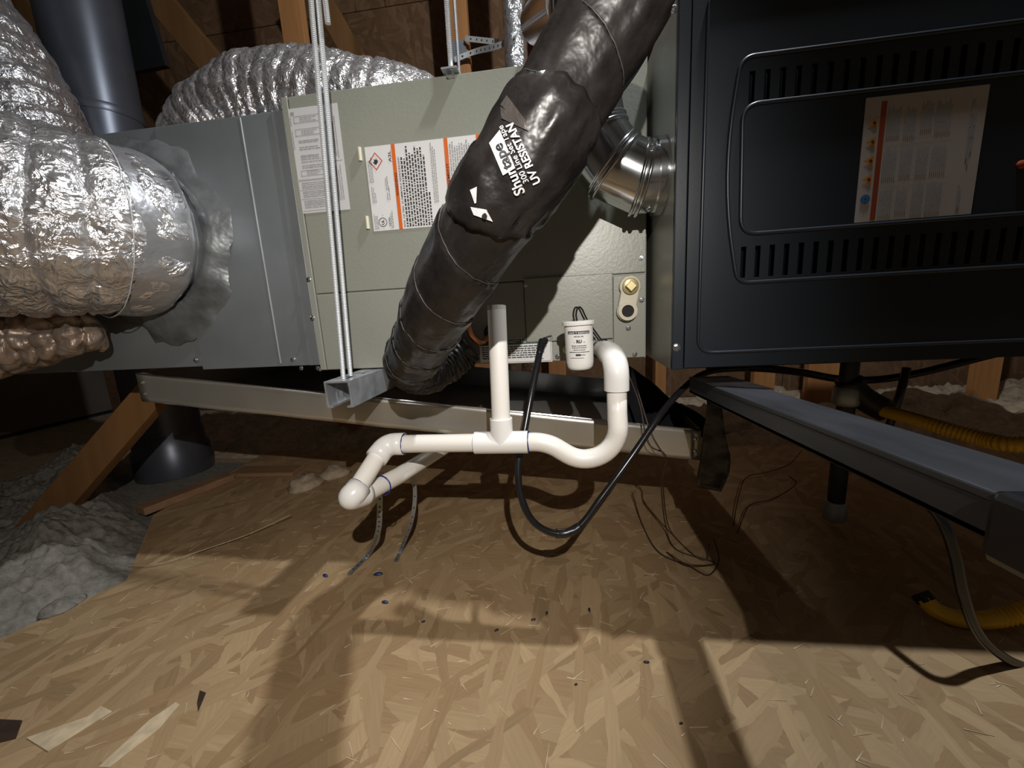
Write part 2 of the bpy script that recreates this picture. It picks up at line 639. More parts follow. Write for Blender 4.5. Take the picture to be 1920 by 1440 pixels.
# ---- framing lumber
def stud(x0, x1, y0, y1, label, mat='lumber', z1=2.86, name='wall_stud', z0=-.0215):
    return tag(MB().box((x0, y0, z0), (x1, y1, z1)).build(name, mat, None, False, .002), label, 'stud', 'framing studs behind the equipment')
stud(-.605, -.515, 1.0, 1.038, 'bare wooden stud behind the two threaded rods')
s2 = stud(-.01, .073, 1.30, 1.338, 'orange wooden stud wrapped with metal strap and grey tape')
stud(.875, .925, 1.30, 1.36, 'narrow wooden stud seen under the coil beside black sheet')
stud(1.30, 1.39, 1.25, 1.288, 'wooden stud seen under the black furnace behind the gas pipe elbow')
stud(1.50, 1.66, 1.20, 1.238, 'wide reddish board standing behind the gas pipe under the furnace', 'lumber')
stud(2.15, 2.24, 1.20, 1.238, 'wooden stud standing behind the upper yellow gas connector')
stud(.36, .45, 1.42, 1.458, 'shaded wooden stud behind foil wrapped pipe')
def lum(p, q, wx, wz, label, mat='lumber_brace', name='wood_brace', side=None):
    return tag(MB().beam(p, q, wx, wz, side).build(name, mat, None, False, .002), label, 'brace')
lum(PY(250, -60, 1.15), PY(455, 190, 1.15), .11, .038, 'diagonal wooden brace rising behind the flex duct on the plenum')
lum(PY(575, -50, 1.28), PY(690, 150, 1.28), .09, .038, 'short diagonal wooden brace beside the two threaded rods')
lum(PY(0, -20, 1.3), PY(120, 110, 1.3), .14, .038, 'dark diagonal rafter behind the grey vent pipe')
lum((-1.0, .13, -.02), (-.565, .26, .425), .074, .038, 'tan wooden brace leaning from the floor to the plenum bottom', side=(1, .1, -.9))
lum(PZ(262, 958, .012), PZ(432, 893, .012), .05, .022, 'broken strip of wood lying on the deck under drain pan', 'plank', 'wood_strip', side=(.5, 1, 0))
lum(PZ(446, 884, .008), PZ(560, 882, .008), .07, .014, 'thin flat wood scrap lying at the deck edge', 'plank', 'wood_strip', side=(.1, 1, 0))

# ---- insulation
def heap(name, x0, x1, y0, y1, nx, ny, zf, mat, label, kind='stuff'):
    m = MB()
    for j in range(ny + 1):
        for i in range(nx + 1):
            x, y = x0 + (x1 - x0) * i / nx, y0 + (y1 - y0) * j / ny
            m.v.append(V((x, y, zf(x, y))))
    for j in range(ny):
        for i in range(nx):
            a = j * (nx + 1) + i
            m.f.append((a, a + 1, a + nx + 2, a + nx + 1))
    return tag(m.build(name, mat, None, 'all'), label, 'insulation', None, kind)
def edge_x(y):
    if y < -.02:
        return -.50 - .085 * (-.02 - y) / .2
    return -.50 - .24 * min(1, (y + .02) / .27) - max(0, y - .2) * 1.3
def zf(x, y):
    d = edge_x(y) - x
    k = min(1, max(0, d / .10))
    h = .055 * k + .035 * k * nz((x, y, 0), 7) + .02 * k * nz((x, y, 3), 22) + k * (.014 * nz((x, y, 5), 55) + .008 * nz((x, y, 8), 120))
    # a broken batt edge that stands up
    if -.03 < d and y > -.12:
        h += .05 * max(0, 1 - abs(d - .20) / .12) * min(1, (y + .12) / .1)
    return h - .018
heap('loose_insulation', -1.5, -.47, -.75, .68, 210, 280, zf, 'insul_grey', 'grey loose blown insulation heaped along the left deck edge')
def zf2(x, y):
    k = min(1, max(0, (y - .73) / .10))
    return -.03 + k * (.05 + .05 * nz((x, y, 1), 5) + .03 * nz((x, y, 2), 16) + .02 * nz((x, y, 4), 45) + .01 * nz((x, y, 9), 90))
heap('loose_insulation', -1.6, 2.7, .70, 1.55, 220, 60, zf2, 'insul_tan', 'tan lumpy insulation beyond the far edge of the deck')
def lump(px, py, r, mat, label, seed):
    c = PZ(px, py, 0)
    m = MB()
    n, k = 14, 9
    for i in range(k + 1):
        a = math.pi / 2 * i / k
        for j in range(n):
            b = 2 * math.pi * j / n
            e = V((math.cos(a) * math.cos(b), math.cos(a) * math.sin(b), math.sin(a) * .6))
            m.v.append(c + e * r * (1 + .45 * nz(e * 2 + V((seed, 0, 0)))))
    for i in range(k):
        for j in range(n):
            m.f.append((i * n + j, i * n + (j + 1) % n, (i + 1) * n + (j + 1) % n, (i + 1) * n + j))
    m.f.append(tuple(range(n))[::-1])
    tag(m.build('insulation_tuft', mat, None, 'all'), label, 'insulation', 'tufts of insulation on the deck')
lump(570, 912, .055, 'insul_tan', 'larger brown tuft of insulation on the deck beneath drain pan', 3)
lump(628, 890, .05, 'insul_tan', 'brown tuft of insulation on the deck near the bent pipe elbow', 9)
lump(110, 1142, .026, 'insul_grey', 'pale grey tuft at the insulation edge of the deck', 5)
lump(140, 1128, .018, 'insul_grey', 'small pale grey tuft beside a bigger one at the deck edge', 6)
lump(1375, 800, .10, 'insul_tan', 'pale clump of insulation behind the black beam end', 12)
lump(1700, 770, .14, 'insul_tan', 'dim clump of insulation behind the yellow gas connector', 15)

# ================================================================ evaporator coil cabinet
CW, CH, CD = .571, .445, .53
coil = thing('evaporator_coil_cabinet', (CW / 2, CD / 2, HB), 'grey-green painted coil cabinet with warning label, black line set in front', 'coil cabinet')
MB().box((.001, .004, HB), (CW - .001, CD, HB + CH)).build('body', 'coil_paint_b', coil)
zs = PY(900, 532).z                      # joint between upper and lower panel
def plate(m, x0, x1, z0, z1, y=0.0, t=.004):
    return m.box((x0, y, z0), (x1, y + t, z1))
plate(MB(), .012, CW - .002, zs + .0012, HB + CH - .001).build('upper_panel', 'coil_paint', coil, False, .0012)
plate(MB(), .0, .0105, HB + .001, HB + CH - .001, -.001, .005).build('edge_flange', 'coil_paint_b', coil, False, .001)
xc0, xc1 = PY(986, 600).x, PY(1149, 600).x
xr = PY(1216, 600).x
plate(MB(), .012, xc0 - .001, HB + .001, zs - .0012).build('lower_panel', 'coil_paint_b', coil, False, .0012)
plate(MB(), xc1 + .001, CW - .002, HB + .001, zs - .0012).build('drain_panel', 'coil_paint_b', coil, False, .0012)
zc0 = PY(1060, 638).z
plate(MB(), xc0, xc1, zc0, zs + .003, -.004, .004).build('cover_plate', 'coil_paint', coil, False, .0012)
plate(MB(), xc0, xc1, HB + .001, zc0, .002, .003).build('sill_panel', 'coil_paint_b', coil)
for x, y in ((579, 524), (586, 596), (1203, 483), (1203, 562), (1190, 664), (1178, 615), (1046, 668), (986, 535), (841, 140), (878, 677)):
    p = PY(x, y, -.001)
    screw(p, coil, (0, random.random(), 0), .8)
# drain port fitting: dumb-bell shaped collar with plug above and open port below
pa, pb = PY(1180, 537), PY(1175, 583)
prt = MB()
prof = []
for k in range(17):
    a = math.radians(-30 + 240 * k / 16)
    prof.append((pa.x + .0165 * math.cos(a), -.009, pa.z + .0165 * math.sin(a)))
for k in range(17):
    a = math.radians(150 + 240 * k / 16)
    prof.append((pb.x + .0165 * math.cos(a), -.009, pb.z + .0165 * math.sin(a)))
prt.prism(prof, (0, .010, 0))
prt.build('drain_fitting', 'cream', coil, False, .002)
m = MB().lathe((pa.x, -.008, pa.z), (0, -1, 0), [(0, .0125), (.005, .0125), (.006, .011)], 28)
pl = m.build('drain_plug', 'brass', coil, True)
MB().beam((pa.x, -.014, pa.z), (pa.x, -.021, pa.z), .0125, .0125, (1, 0, 1)).build('plug_square', 'brass', pl, False, .001)
pr_ = MB().ring((pb.x, -.009, pb.z), (0, -1, 0), .0145, .0095, .004).build('drain_port', 'cream', coil, True)
MB().lathe((pb.x, -.0092, pb.z), (0, -1, 0), [(0, .0094), (.0006, .0094)], 24).build('port_hole', 'dark_inside', pr_)
# two pressed tabs that hold the panel edge
for x, y in ((676, 290), (690, 418)):
    p = PY(x, y)
    MB().tube([p + V((0, -.002, -.010)), p + V((0, -.002, .010))], .0032, 10).build('pressed_tab', 'cream', coil, True)
# clear sight cap with green plug
p = PY(1063, 655, -.004)
MB().lathe(p, (0, -1, 0), [(0, .007), (.006, .0068), (.010, .005), (.011, .001)], 16).build('sight_plug', 'green_bud', coil, True)
MB().beam(PY(1024, 634, -.004), PY(1035, 631, -.008), .004, .004).build('latch_pin', 'screw_zinc', coil)

EXw, EZw = V((1, 0, 0)), V((0, 0, 1))
rnd = random.Random(4)
# wiring / rating label
def lab_rect(tl, br, Y):
    a, b = PY(*tl, Y), PY(*br, Y)
    return a.x, b.x, b.z, a.z
x0, x1, z0, z1 = .0085, .094, PY(612, 397).z, PY(588, 199).z
lb = plate(MB(), x0, x1, z0, z1, -.0008, .0007).build('rating_label', 'label_grey', coil)
lb['label'] = 'grey printed rating label'
o0 = (x0, -.0011, z0)
W_, H_ = x1 - x0, z1 - z0
soft, dark = MB(), MB()
def frame(mb, u0, v0, u1, v1, t=.0006):
    for a in ((u0, v0, u1, v0 + t), (u0, v1 - t, u1, v1), (u0, v0, u0 + t, v1), (u1 - t, v0, u1, v1)):
        rect(mb, o0, EXw, EZw, a[0] * W_, a[1] * H_, a[2] * W_, a[3] * H_)
for (u0, v0, u1, v1) in ((.10, .86, .62, .92), (.10, .74, .66, .80), (.10, .36, .62, .41)):
    for a in ((u0, v0, u1, v0 + .006), (u0, v1, u1, v1 + .006), (u0, v0, u0 + .012, v1), (u1, v0, u1 + .012, v1 + .006)):
        rect(soft, o0, EXw, EZw, a[0] * W_, a[1] * H_, a[2] * W_, a[3] * H_)
    for k in range(3):
        words(soft, o0, EXw, EZw, (u0 + .12) * W_, (u1 - .05) * W_, (v0 + .012 + .016 * k) * H_, .0012, rnd, ragged=.4)
for v in (.325, .315, .225, .135, .02):
    rect(dark, o0, EXw, EZw, .03 * W_, v * H_, (.70 if v > .1 else .62) * W_, (v + .004) * H_)
rect(dark, o0, EXw, EZw, .72 * W_, .475 * H_, .97 * W_, .479 * H_)
for v in (.69, .675, .63, .61, .55, .535, .515, .49, .455, .435):
    words(soft, o0, EXw, EZw, .14 * W_, .6 * W_, v * H_, .0016, rnd, (2, 8), ragged=.2)
for v in (.29, .272, .255, .24, .205, .19, .172, .155, .115, .10, .085, .07, .05):
    words(soft, o0, EXw, EZw, .08 * W_, .66 * W_, v * H_, .0015, rnd, (2, 9), ragged=.12)
for u in (.74, .78, .82, .86, .90):
    words(soft, o0 , EZw, EXw, (.50 + rnd.random() * .05) * H_, .92 * H_, u * W_, .0016, rnd, (3, 14), ragged=.25)
    words(soft, o0, EZw, EXw, .10 * H_, .45 * H_, u * W_, .0016, rnd, (3, 12), ragged=.5)
rect(soft, o0, EXw, EZw, .05 * W_, .935 * H_, .12 * W_, .968 * H_)
words(soft, o0, EZw, EXw, .62 * H_, .80 * H_, .03 * W_, .0014, rnd)
words(soft, o0, EZw, EXw, .84 * H_, .92 * H_, .03 * W_, .0014, rnd)
soft.build('print', 'ink_soft', lb)
dark.build('print', 'ink_mid', lb)

# warning label with the orange stripes; the letters stand on their side
x0, z1, z0 = PY(692, 350).x, PY(750, 269).z, PY(750, 430).z
xs1 = [PY(745, 350).x - .0035, PY(838, 290).x - .0035, PY(898, 270).x - .004]
x1 = xs1[2] + .05
lb = plate(MB(), x0, x1, z0, z1, -.0008, .0007).build('warning_label', 'label_white', coil)
lb['label'] = 'white warning label with orange stripes'
H_ = z1 - z0
y_ = -.0011
sw = .0062
for x in xs1:
    MB().add([(x, y_, z0), (x + sw, y_, z0), (x + sw, y_, z1), (x, y_, z1)], [(0, 1, 2, 3)]).build('stripe', 'orange', lb)
ink = MB()
UP, RT = V((0, 0, 1)), V((-1, 0, 0))      # reading direction, letter-up direction
def vtext(body, x, z, h, width=None, bold=0.0):
    return text(ink, body, (x, y_ - .0003, z), UP, RT, h, width, bold)
vtext('WARNING', xs1[0] + .0052, z0 + .40 * H_, .0038, .27 * H_, .02)
vtext('AVERTISSEMENT', xs1[1] + .0052, z0 + .22 * H_, .0038, .50 * H_, .02)
vtext('A2L', xs1[0] - .0015, z0 + .80 * H_, .0042, .13 * H_, .02)
# flame diamond
fx, fz, s_ = x0 + .0165, z1 - .0225, .0118
dm = MB()
for k in range(4):
    a, b = math.pi / 2 * k, math.pi / 2 * (k + 1)
    c = [(fx + r * math.cos(t), y_ - .0003, fz + r * 1.15 * math.sin(t)) for t, r in ((a, s_), (b, s_), (b, s_ * .82), (a, s_ * .82))]
    dm.add(c, [(0, 1, 2, 3)])
dm.build('flame_diamond', 'red_line', lb)
# flame lying on its side
fl_ = [(-.0045, -.001), (-.002, .0005), (-.004, .003), (0, .0018), (.0010, .0040), (.0022, .0015), (.0042, .0005), (.0030, -.0020), (.0005, -.0042), (-.0022, -.0035)]
ink.add([(fx + a, y_ - .0003, fz + b * 1.2) for a, b in fl_], [tuple(range(len(fl_)))])
# UL mark
ux, uz = x0 + .0175, z0 + .013
ink.ring((ux, y_ - .0002, uz), (0, -1, 0), .0072, .0062, .0001, 28)
text(ink, 'UL', (ux + .0022, y_ - .0003, uz - .004), UP, RT, .0044, .008, .03)
text(ink, 'LISTED', (ux + .013, y_ - .0003, uz - .007), UP, RT, .0026, .014, .02)
text(ink, 'us', (ux + .001, y_ - .0003, uz + .0095), UP, RT, .0016)
text(ink, 'c', (ux + .001, y_ - .0003, uz - .0105), UP, RT, .0016)
lt = MB()
for k in range(3):
    words(lt, (x0, y_ - .0003, z0), UP, V((1, 0, 0)), .58 * H_, (.93 + .02 * k) * H_, .003 + .0026 * k, .0015, rnd, (1.5, 5), .3)
    words(lt, (x0, y_ - .0003, z0), UP, V((1, 0, 0)), .02 * H_, .30 * H_, .003 + .0026 * k, .0015, rnd, (1.5, 5), .5)
    words(lt, (x0, y_ - .0003, z0), UP, V((1, 0, 0)), .34 * H_, (.56 - .03 * k) * H_, .004 + .0026 * k, .0015, rnd, (1.5, 5), .3)
for u, a, b in ((.0315, .02, .20), (.0340, .02, .23), (.0290, .48, .62), (.0315, .48, .64), (.0295, .36, .45), (.0330, .36, .52)):
    words(lt, (x0, y_ - .0003, z0), UP, V((1, 0, 0)), a * H_, b * H_, u, .0017, rnd, (1.5, 4))
xa = xs1[0] + sw + .003
text(ink, 'RISK OF FIRE. FLAMMABLE REFRIGERANT', (xa + .0024, y_ - .0003, z0 + .02 * H_), UP, RT, .0027, .83 * H_, .01)
for k in range(1, 11):
    e = (.84, .82, .96, .88, .86, .95, .92, .93, .84, .42)[k - 1]
    words(ink, (xa, y_ - .0003, z0), UP, V((1, 0, 0)), .02 * H_, e * H_, .0046 * k, .0027, rnd, (.5, 2.2))
xb = xs1[0] + sw + .003 + .0545
for k in range(3):
    words(lt, (xb, y_ - .0003, z0), UP, V((1, 0, 0)), .28 * H_, (.97 - .04 * k) * H_, .0028 * k, .0017, rnd, (1, 4))
for x in (xs1[1], xs1[2]):
    for k in range(9):
        words(lt, (x + sw + .002, y_ - .0003, z0), UP, V((1, 0, 0)), .02 * H_, (.96 - .06 * rnd.random()) * H_, .0038 * k, .0022, rnd, (1, 4))
lt.build('print', 'ink_soft', lb)
ink.build('print', 'ink', lb)

# safety label along the bottom
x0, x1 = PY(900, 660).x, PY(1035, 660).x
z0, z1 = PY(980, 680).z, PY(980, 634).z
lb = plate(MB(), x0, x1, z0, z1, -.0008, .0007).build('safety_label', 'label_white', coil)
lb['label'] = 'white safety label with dark green heading'
g_, k_, wt = MB(), MB(), MB()
rect(g_, (x0, -.0011, z0), EXw, EZw, .001, (z1 - z0) - .0098, x1 - x0 - .012, (z1 - z0) - .001)
g_.build('heading', 'green_dark', lb)
text(wt, 'SAFETY INSTRUCTIONS', (PY(954, 650).x, -.0014, z1 - .0078), EXw, EZw, .0052, .062, .0)
wt.build('print', 'white_print', lb)
for k in range(6):
    words(k_, (x0, -.0011, z0), EXw, EZw, .004, x1 - x0 - .012 - .01 * (k > 3), z1 - z0 - .0145 - .0037 * k, .0019, rnd, (1.5, 5), .12)
for a in ((.0015, .0015, x1 - x0 - .0015, .0021), (x1 - x0 - .0021, .0015, x1 - x0 - .0015, z1 - z0 - .002)):
    rect(k_, (x0, -.0011, z0), EXw, EZw, *a)
words(k_, (x0, -.0011, z0), EXw, EZw, x1 - x0 - .028, x1 - x0 - .014, .005, .0014, rnd)
k_.build('print', 'ink', lb)

# ================================================================ supply plenum
PX0, PZ0, PZ1 = -1.12, HB + .016, HB + .43
plen = thing('supply_plenum', (-.5, .26, PZ0), 'grey galvanised sheet metal plenum with a sealed round takeoff', 'plenum')
MB().box((PX0, .008, PZ0), (-.001, .48, PZ1)).build('body', 'galv_dark', plen, False, .001)
xa = PY(470, 380).x
MB().box((PY(375, 690).x, .0055, PZ0 - .006), (-.002, .0085, PZ1 - .002)).build('front_sheet', 'galv_dark', plen, False, .001)
MB().tube([(PY(462, 300, .004).x, .0058, PZ1 - .004), (PY(505, 560, .004).x, .0058, PZ0)], .0016, 8).build('fold_line', 'galv', plen, True)
MB().box((-.024, .003, PZ0 - .006), (-.002, .0056, PZ1 - .002)).build('seam_flange', 'galv_dark', plen, False, .0008)
for x, y in ((549, 674), (596, 690), (604, 686), (600, 692), (565, 690), (367, 675)):
    screw(PY(x, y, .004), plen, (0, random.random(), 0), .75)
TC = V((-.300, 0, .682))                 # takeoff centre
m = MB()
n = 72
for i, (rr, yy) in enumerate(((.120, .004), (.130, -.018), (.142, -.010), (.156, -.002), (.166, .0052))):
    for j in range(n):
        a = 2 * math.pi * j / n
        e = V((math.cos(a), 0, math.sin(a)))
        k = 1 + (.10 * nz(e * 2.3 + V((0, i * .2, 0)), 1) + .05 * nz(e * 7, 1)) * (i / 4)
        if a > math.radians(255) and a < math.radians(330) and i >= 3:
            k *= 1.12
        m.v.append(TC + e * rr * k + V((0, yy + .003 * nz(e * 9, 1), 0)))
for i in range(4):
    for j in range(n):
        m.f.append((i * n + j, i * n + (j + 1) % n, (i + 1) * n + (j + 1) % n, (i + 1) * n + j))
o = m.build('mastic_seal', 'mastic', plen, 'all')
o['label'] = 'smeared grey duct sealant around the takeoff'
MB().ring(TC + V((0, .004, 0)), (0, -1, 0), .122, .116, .05, 48).build('takeoff_collar', 'galv', plen, True)

# ================================================================ flex ducts
def flex(path, radii, mat, pitch, rib, seed, n=72, step=10, flat=0.0, name='foil_jacket', parent=None, rag=0.0):
    P = spline(path, step)
    R = spline1(radii, step)
    def disp(s, a, p):
        e = V((math.cos(a) * 1.1, math.sin(a) * 1.1, s * 9 + seed))
        d = rib - 2.6 * rib * (1 - abs(math.sin(math.pi * (s / pitch + a / (2 * math.pi) + .35 * nz(e * .9))))) ** 3
        d += .006 * nz(e * 1.3) + .0048 * nz(V((math.cos(a) * 4, math.sin(a) * 4, s * 26 + seed)))
        d += .0030 * nz(V((math.cos(a) * 8, math.sin(a) * 8, s * 75))) + .0016 * nz(V((math.cos(a) * 18, math.sin(a) * 18, s * 130)))
        d -= .016 * rag * max(0, nz(V((math.cos(a) * 2, math.sin(a) * 2, s * 14 + seed * 2))))
        return d
    return MB().tube(P, R, n, True, disp)
big = thing('flex_duct', (-.6, -.17, .54), 'large silver foil flex duct joined to the plenum takeoff', 'flex duct', 'foil flex ducts')
pth = [TC + V((0, -.012, 0)), TC + V((-.008, -.055, .002)), TC + V((-.035, -.10, .006)), TC + V((-.10, -.155, .012)), TC + V((-.21, -.19, .018)), TC + V((-.36, -.205, .02)), TC + V((-.58, -.21, .01)), TC + V((-.85, -.20, 0))]
flex(pth, [.130, .134, .137, .140, .145, .150, .152, .152], 'foil', .034, .0030, 2, 150, 30).build('foil_jacket', 'foil', big, 'all')
m = MB()
Pj = spline(pth, 22)
m.tube(Pj[1:26], [.1365 + .0015 * math.sin(i * .25) for i in range(25)], 90, False, lambda s, a, p: .004 * nz((math.cos(a) * 3, math.sin(a) * 3, s * 14)))
o = m.build('foil_tape_band', 'foil_tape', big, 'all')
o['label'] = 'smooth foil tape band at the takeoff'
m = MB()
P5 = Pj[46:48]
m.tube([Pj[26].lerp(Pj[27], .3 * k) for k in range(3)], [.140, .1415, .140], 90, False, lambda s, a, p: .002 * nz((math.cos(a) * 6, math.sin(a) * 6, 1)))
m.build('clamp_band', 'label_grey', big, 'all')
tl = thing('flex_duct', (-.95, .3, .87), 'foil flex duct rising steeply in front of the grey vent pipe', 'flex duct', 'foil flex ducts')
flex([(-.86, .30, .862), (-.885, .30, .95), (-.93, .30, 1.10), (-1.00, .30, 1.25), (-1.10, .28, 1.42), (-1.2, .25, 1.6)], [.125] * 6, 'foil', .045, .0035, 5, 110, 24).build('foil_jacket', 'foil', tl, 'all')
bk = thing('flex_duct', (-.1, .3, .87), 'foil flex duct lying over the coil cabinet and plenum', 'flex duct', 'foil flex ducts')
flex([(-.42, .30, .862), (-.40, .30, .93), (-.33, .30, .985), (-.24, .30, 1.007), (-.136, .30, 1.004), (-.03, .30, .985), (.06, .33, .978), (.14, .42, .978), (.18, .55, .978), (.18, .75, .97)],
     [.095, .10, .105, .108, .108, .105, .10, .098, .098, .098], 'foil_soft', .030, .0026, 8, 110, 22).build('foil_jacket', 'foil_soft', bk, 'all')
lo_ = thing('crumpled_duct_end', (-.62, -.13, .46), 'crumpled brown duct wrap hanging below the large foil duct', 'duct wrap')
flex([PD(-120, 660, .66), PD(-20, 648, .68), PD(70, 632, .70), PD(140, 622, .71), PD(178, 615, .72), PD(192, 612, .725)], [.055, .05, .045, .040, .032, .010], 'foil_brown', .03, .006, 11, 56, 14, rag=1.2).build('crumpled_wrap', 'foil_brown', lo_, 'all')

# ---- grey vent pipe behind the plenum
vp = thing('vent_pipe', (-1.04, .60, 0), 'blue-grey round vent pipe standing behind the plenum', 'vent pipe')
MB().tube([(-1.04, .6, .10), (-1.035, .6, .7), (-1.02, .6, 1.2), (-1.0, .6, 2.0)], .105, 40).build('pipe', 'vent_grey', vp, True)
MB()._lathe(V((-1.04, .6, -.02)), V((0, 0, 1)), [(0, .118), (.10, .118), (.115, .109), (.16, .108)], 40).build('base_collar', 'vent_grey', vp, True)
MB()._lathe(V((-1.02, .6, 1.19)), V((0, 0, 1)), [(0, .1065), (.012, .109), (.024, .1065)], 40).build('joint_band', 'vent_grey', vp, True)
fa = [PY(255, -60, .75), PY(310, 122, .75), PY(232, 138, .75), PY(200, 60, .75), PY(190, -60, .75)]
tag(MB().prism(fa, (0, .02, 0)).build('roof_flashing', 'flashing_black'), 'black sheet flashing beside the grey vent pipe', 'flashing')

# ---- pipes behind the coil top
fp = thing('foil_wrapped_pipe', (PY(965, 60, 1.05).x, 1.05, 0), 'foil wrapped vertical pipe behind the coil top', 'pipe')
p0 = PY(965, 60, 1.05)
m = MB().tube([(p0.x, 1.05, .0 + .02 * i) for i in range(125)], .042, 32, True, lambda s, a, p: .003 * nz((math.cos(a) * 2, math.sin(a) * 2, s * 12)) + .0015 * nz((math.cos(a) * 6, math.sin(a) * 6, s * 40)))
m.build('foil_wrap', 'foil', fp, 'all')
# ---- perforated strap at the stud
def strap(path, width, up, label, hole=.014, name='hanger_strap', mat='rod_zinc'):
    P = spline(path, 10)
    root = thing(name, P[-1], label, 'strap', 'perforated metal hanger straps')
    m = MB()
    up = V(up)
    for i in range(len(P)):
        t = (P[min(i + 1, len(P) - 1)] - P[max(i - 1, 0)]).normalized()
        u = (up - t * up.dot(t)).normalized()
        nn = t.cross(u)
        for a, b in ((-1, -1), (1, -1), (1, 1), (-1, 1)):
            m.v.append(P[i] + u * (a * width / 2) + nn * (b * .0004))
    for i in range(len(P) - 1):
        for k in range(4):
            m.f.append((4 * i + k, 4 * i + (k + 1) % 4, 4 * i + 4 + (k + 1) % 4, 4 * i + 4 + k))
    e = 4 * (len(P) - 1)
    m.f += [(3, 2, 1, 0), (e, e + 1, e + 2, e + 3)]
    m.build('band', mat, root)
    h = MB()
    acc = 0
    for i in range(1, len(P) - 1):
        acc += (P[i] - P[i - 1]).length
        if acc > hole:
            acc = 0
            t = (P[i + 1] - P[i - 1]).normalized()
            u = (up - t * up.dot(t)).normalized()
            nn = t.cross(u)
            h.tube([P[i] - nn * .0007, P[i] + nn * .0007], width * .2, 10)
    if h.v:
        h.build('punched_holes', 'dark_inside', root)['kind'] = 'stuff'
    return root
strap([PY(852, 112, 1.27), PY(890, 97, 1.24), PY(930, 87, 1.1), PY(968, 72, .995)], .022, (0, 0, 1), 'white perforated strap reaching from the stud to foil wrapped pipe', .03, mat='label_white')
strap([PY(872, 72, 1.27), PY(900, 75, 1.22), PY(935, 79, 1.14)], .020, (0, 0, 1), 'short perforated strap end folded against the stud', .03, mat='label_white')
tp = MB().box((-.014, 1.293, PY(858, 118, 1.3).z), (.060, 1.3005, PY(858, 78, 1.3).z))
tag(tp.build('tape_patch', 'duct_tape'), 'grey duct tape patch on the orange stud', 'tape')
strap([PD(712, 905, .70), PD(712, 955, .72), PD(708, 1000, .76), PZ(690, 1040, .012), PZ(655, 1075, .006)], .010, (1, 0, 0), 'bent perforated strap dangling to the deck beside the pipe elbow', .012, mat='galv_dark')
strap([PD(768, 870, .75), PD(778, 920, .78), PD(772, 975, .80), PZ(752, 1030, .012), PZ(742, 1052, .006)], .008, (1, 0, 0), 'thin strap curling onto the deck beneath the pipe run', .02, mat='galv_dark')

# ================================================================ threaded rods and strut
def rod(p, q, r, label):
    d = (V(q) - V(p)).length
    n_ = int(d / .0012)
    P = [V(p).lerp(V(q), i / n_) for i in range(n_ + 1)]
    return tag(MB().tube(P, [r * (1 + .14 * math.cos(i * math.pi)) for i in range(n_ + 1)], 10).build('threaded_rod', 'rod_zinc'), label, 'rod', 'zinc threaded hanger rods')
rod(PY(644, 712, -.086), PY(587, -40, -.086) + V((0, 0, .1)), .0034, 'threaded rod through the strut end, crossing the rating label')
rod(PY(657, 704, -.070), PY(600, -40, -.080) + V((0, 0, .1)), .0034, 'threaded rod through the strut behind its twin')
rod(PY(615, 44, -.08), PY(607, -40, -.08) + V((0, 0, .1)), .0034, 'short threaded rod end hanging free above the coil')
rod(PY(846, 134, -.006), PY(838, -40, -.006) + V((0, 0, .2)), .0036, 'threaded rod bolted to the top front of the coil cabinet')
rod((PY(856, 100, .55).x, .56, .80), (PY(852, 0, .55).x, .56, 2.0), .004, 'threaded rod behind the coil cabinet in front of the orange stud')
br = thing('hanger_bracket', PY(845, 142, -.004), 'small hanger bracket under the rod on top of the coil', 'bracket')
p = PY(846, 138, 0)
MB().box((p.x - .012, -.014, HB + CH + .0005), (p.x + .012, .02, HB + CH + .003)).build('plate', 'galv', br)
MB().lathe((p.x, -.006, HB + CH - .007), (0, 0, 1), [(0, .006), (.006, .006)], 6).build('nut', 'screw_zinc', br)

stt = thing('strut_channel', (.105, .0, HB - .045), 'galvanised slotted strut channel under the coil held by threaded rods', 'strut')
sa = PD(607, 719, .605)
sxl, sxr, sz1, sz0 = sa.x, sa.x + .0415, HB - .0015, HB - .0425
y0_, y1_ = sa.y, .60
m = MB()
tk = .0026
# slotted top: strips left and right of the slots, bridges between them
sl = []
y = y0_ + .022
while y < .30:
    sl.append((y, y + .026))
    y += .048
m.box((sxl, y0_, sz1 - tk), (sxl + .0135, y1_, sz1))
m.box((sxr - .0135, y0_, sz1 - tk), (sxr, y1_, sz1))
yy = y0_
for a, b in sl:
    m.box((sxl + .0135, yy, sz1 - tk), (sxr - .0135, a, sz1))
    yy = b
m.box((sxl + .0135, yy, sz1 - tk), (sxr - .0135, y1_, sz1))
m.build('slotted_web', 'strut_zinc', stt)
for a, b in ((sxl, sxl + tk), (sxr - tk, sxr)):
    MB().box((a, y0_, sz0), (b, y1_, sz1 - tk)).build('side_wall', 'strut_zinc', stt)
MB().box((sxl + tk, y0_, sz0), (sxl + .009, y1_, sz0 + tk)).build('lip', 'strut_zinc', stt)
MB().box((sxr - .009, y0_, sz0), (sxr - tk, y1_, sz0 + tk)).build('lip', 'strut_zinc', stt)

# ================================================================ drain pan
PA, PB = V((-.408, .02, HB + .006)), V((.676, .05, .289))
pan = thing('drain_pan', (.13, .25, .24), 'shallow galvanised drain pan hanging tilted below the coil', 'drain pan')
bx_, by_ = (PB - PA), V((0.0, .42, .004))
dn = V((0, 0, -.057))
tk = V((0, .0012, 0))
def slab(p, q, dv, t):
    return MB().prism([p, q, q + dv, p + dv], t)
fw_ = slab(PA, PB, dn, tk)
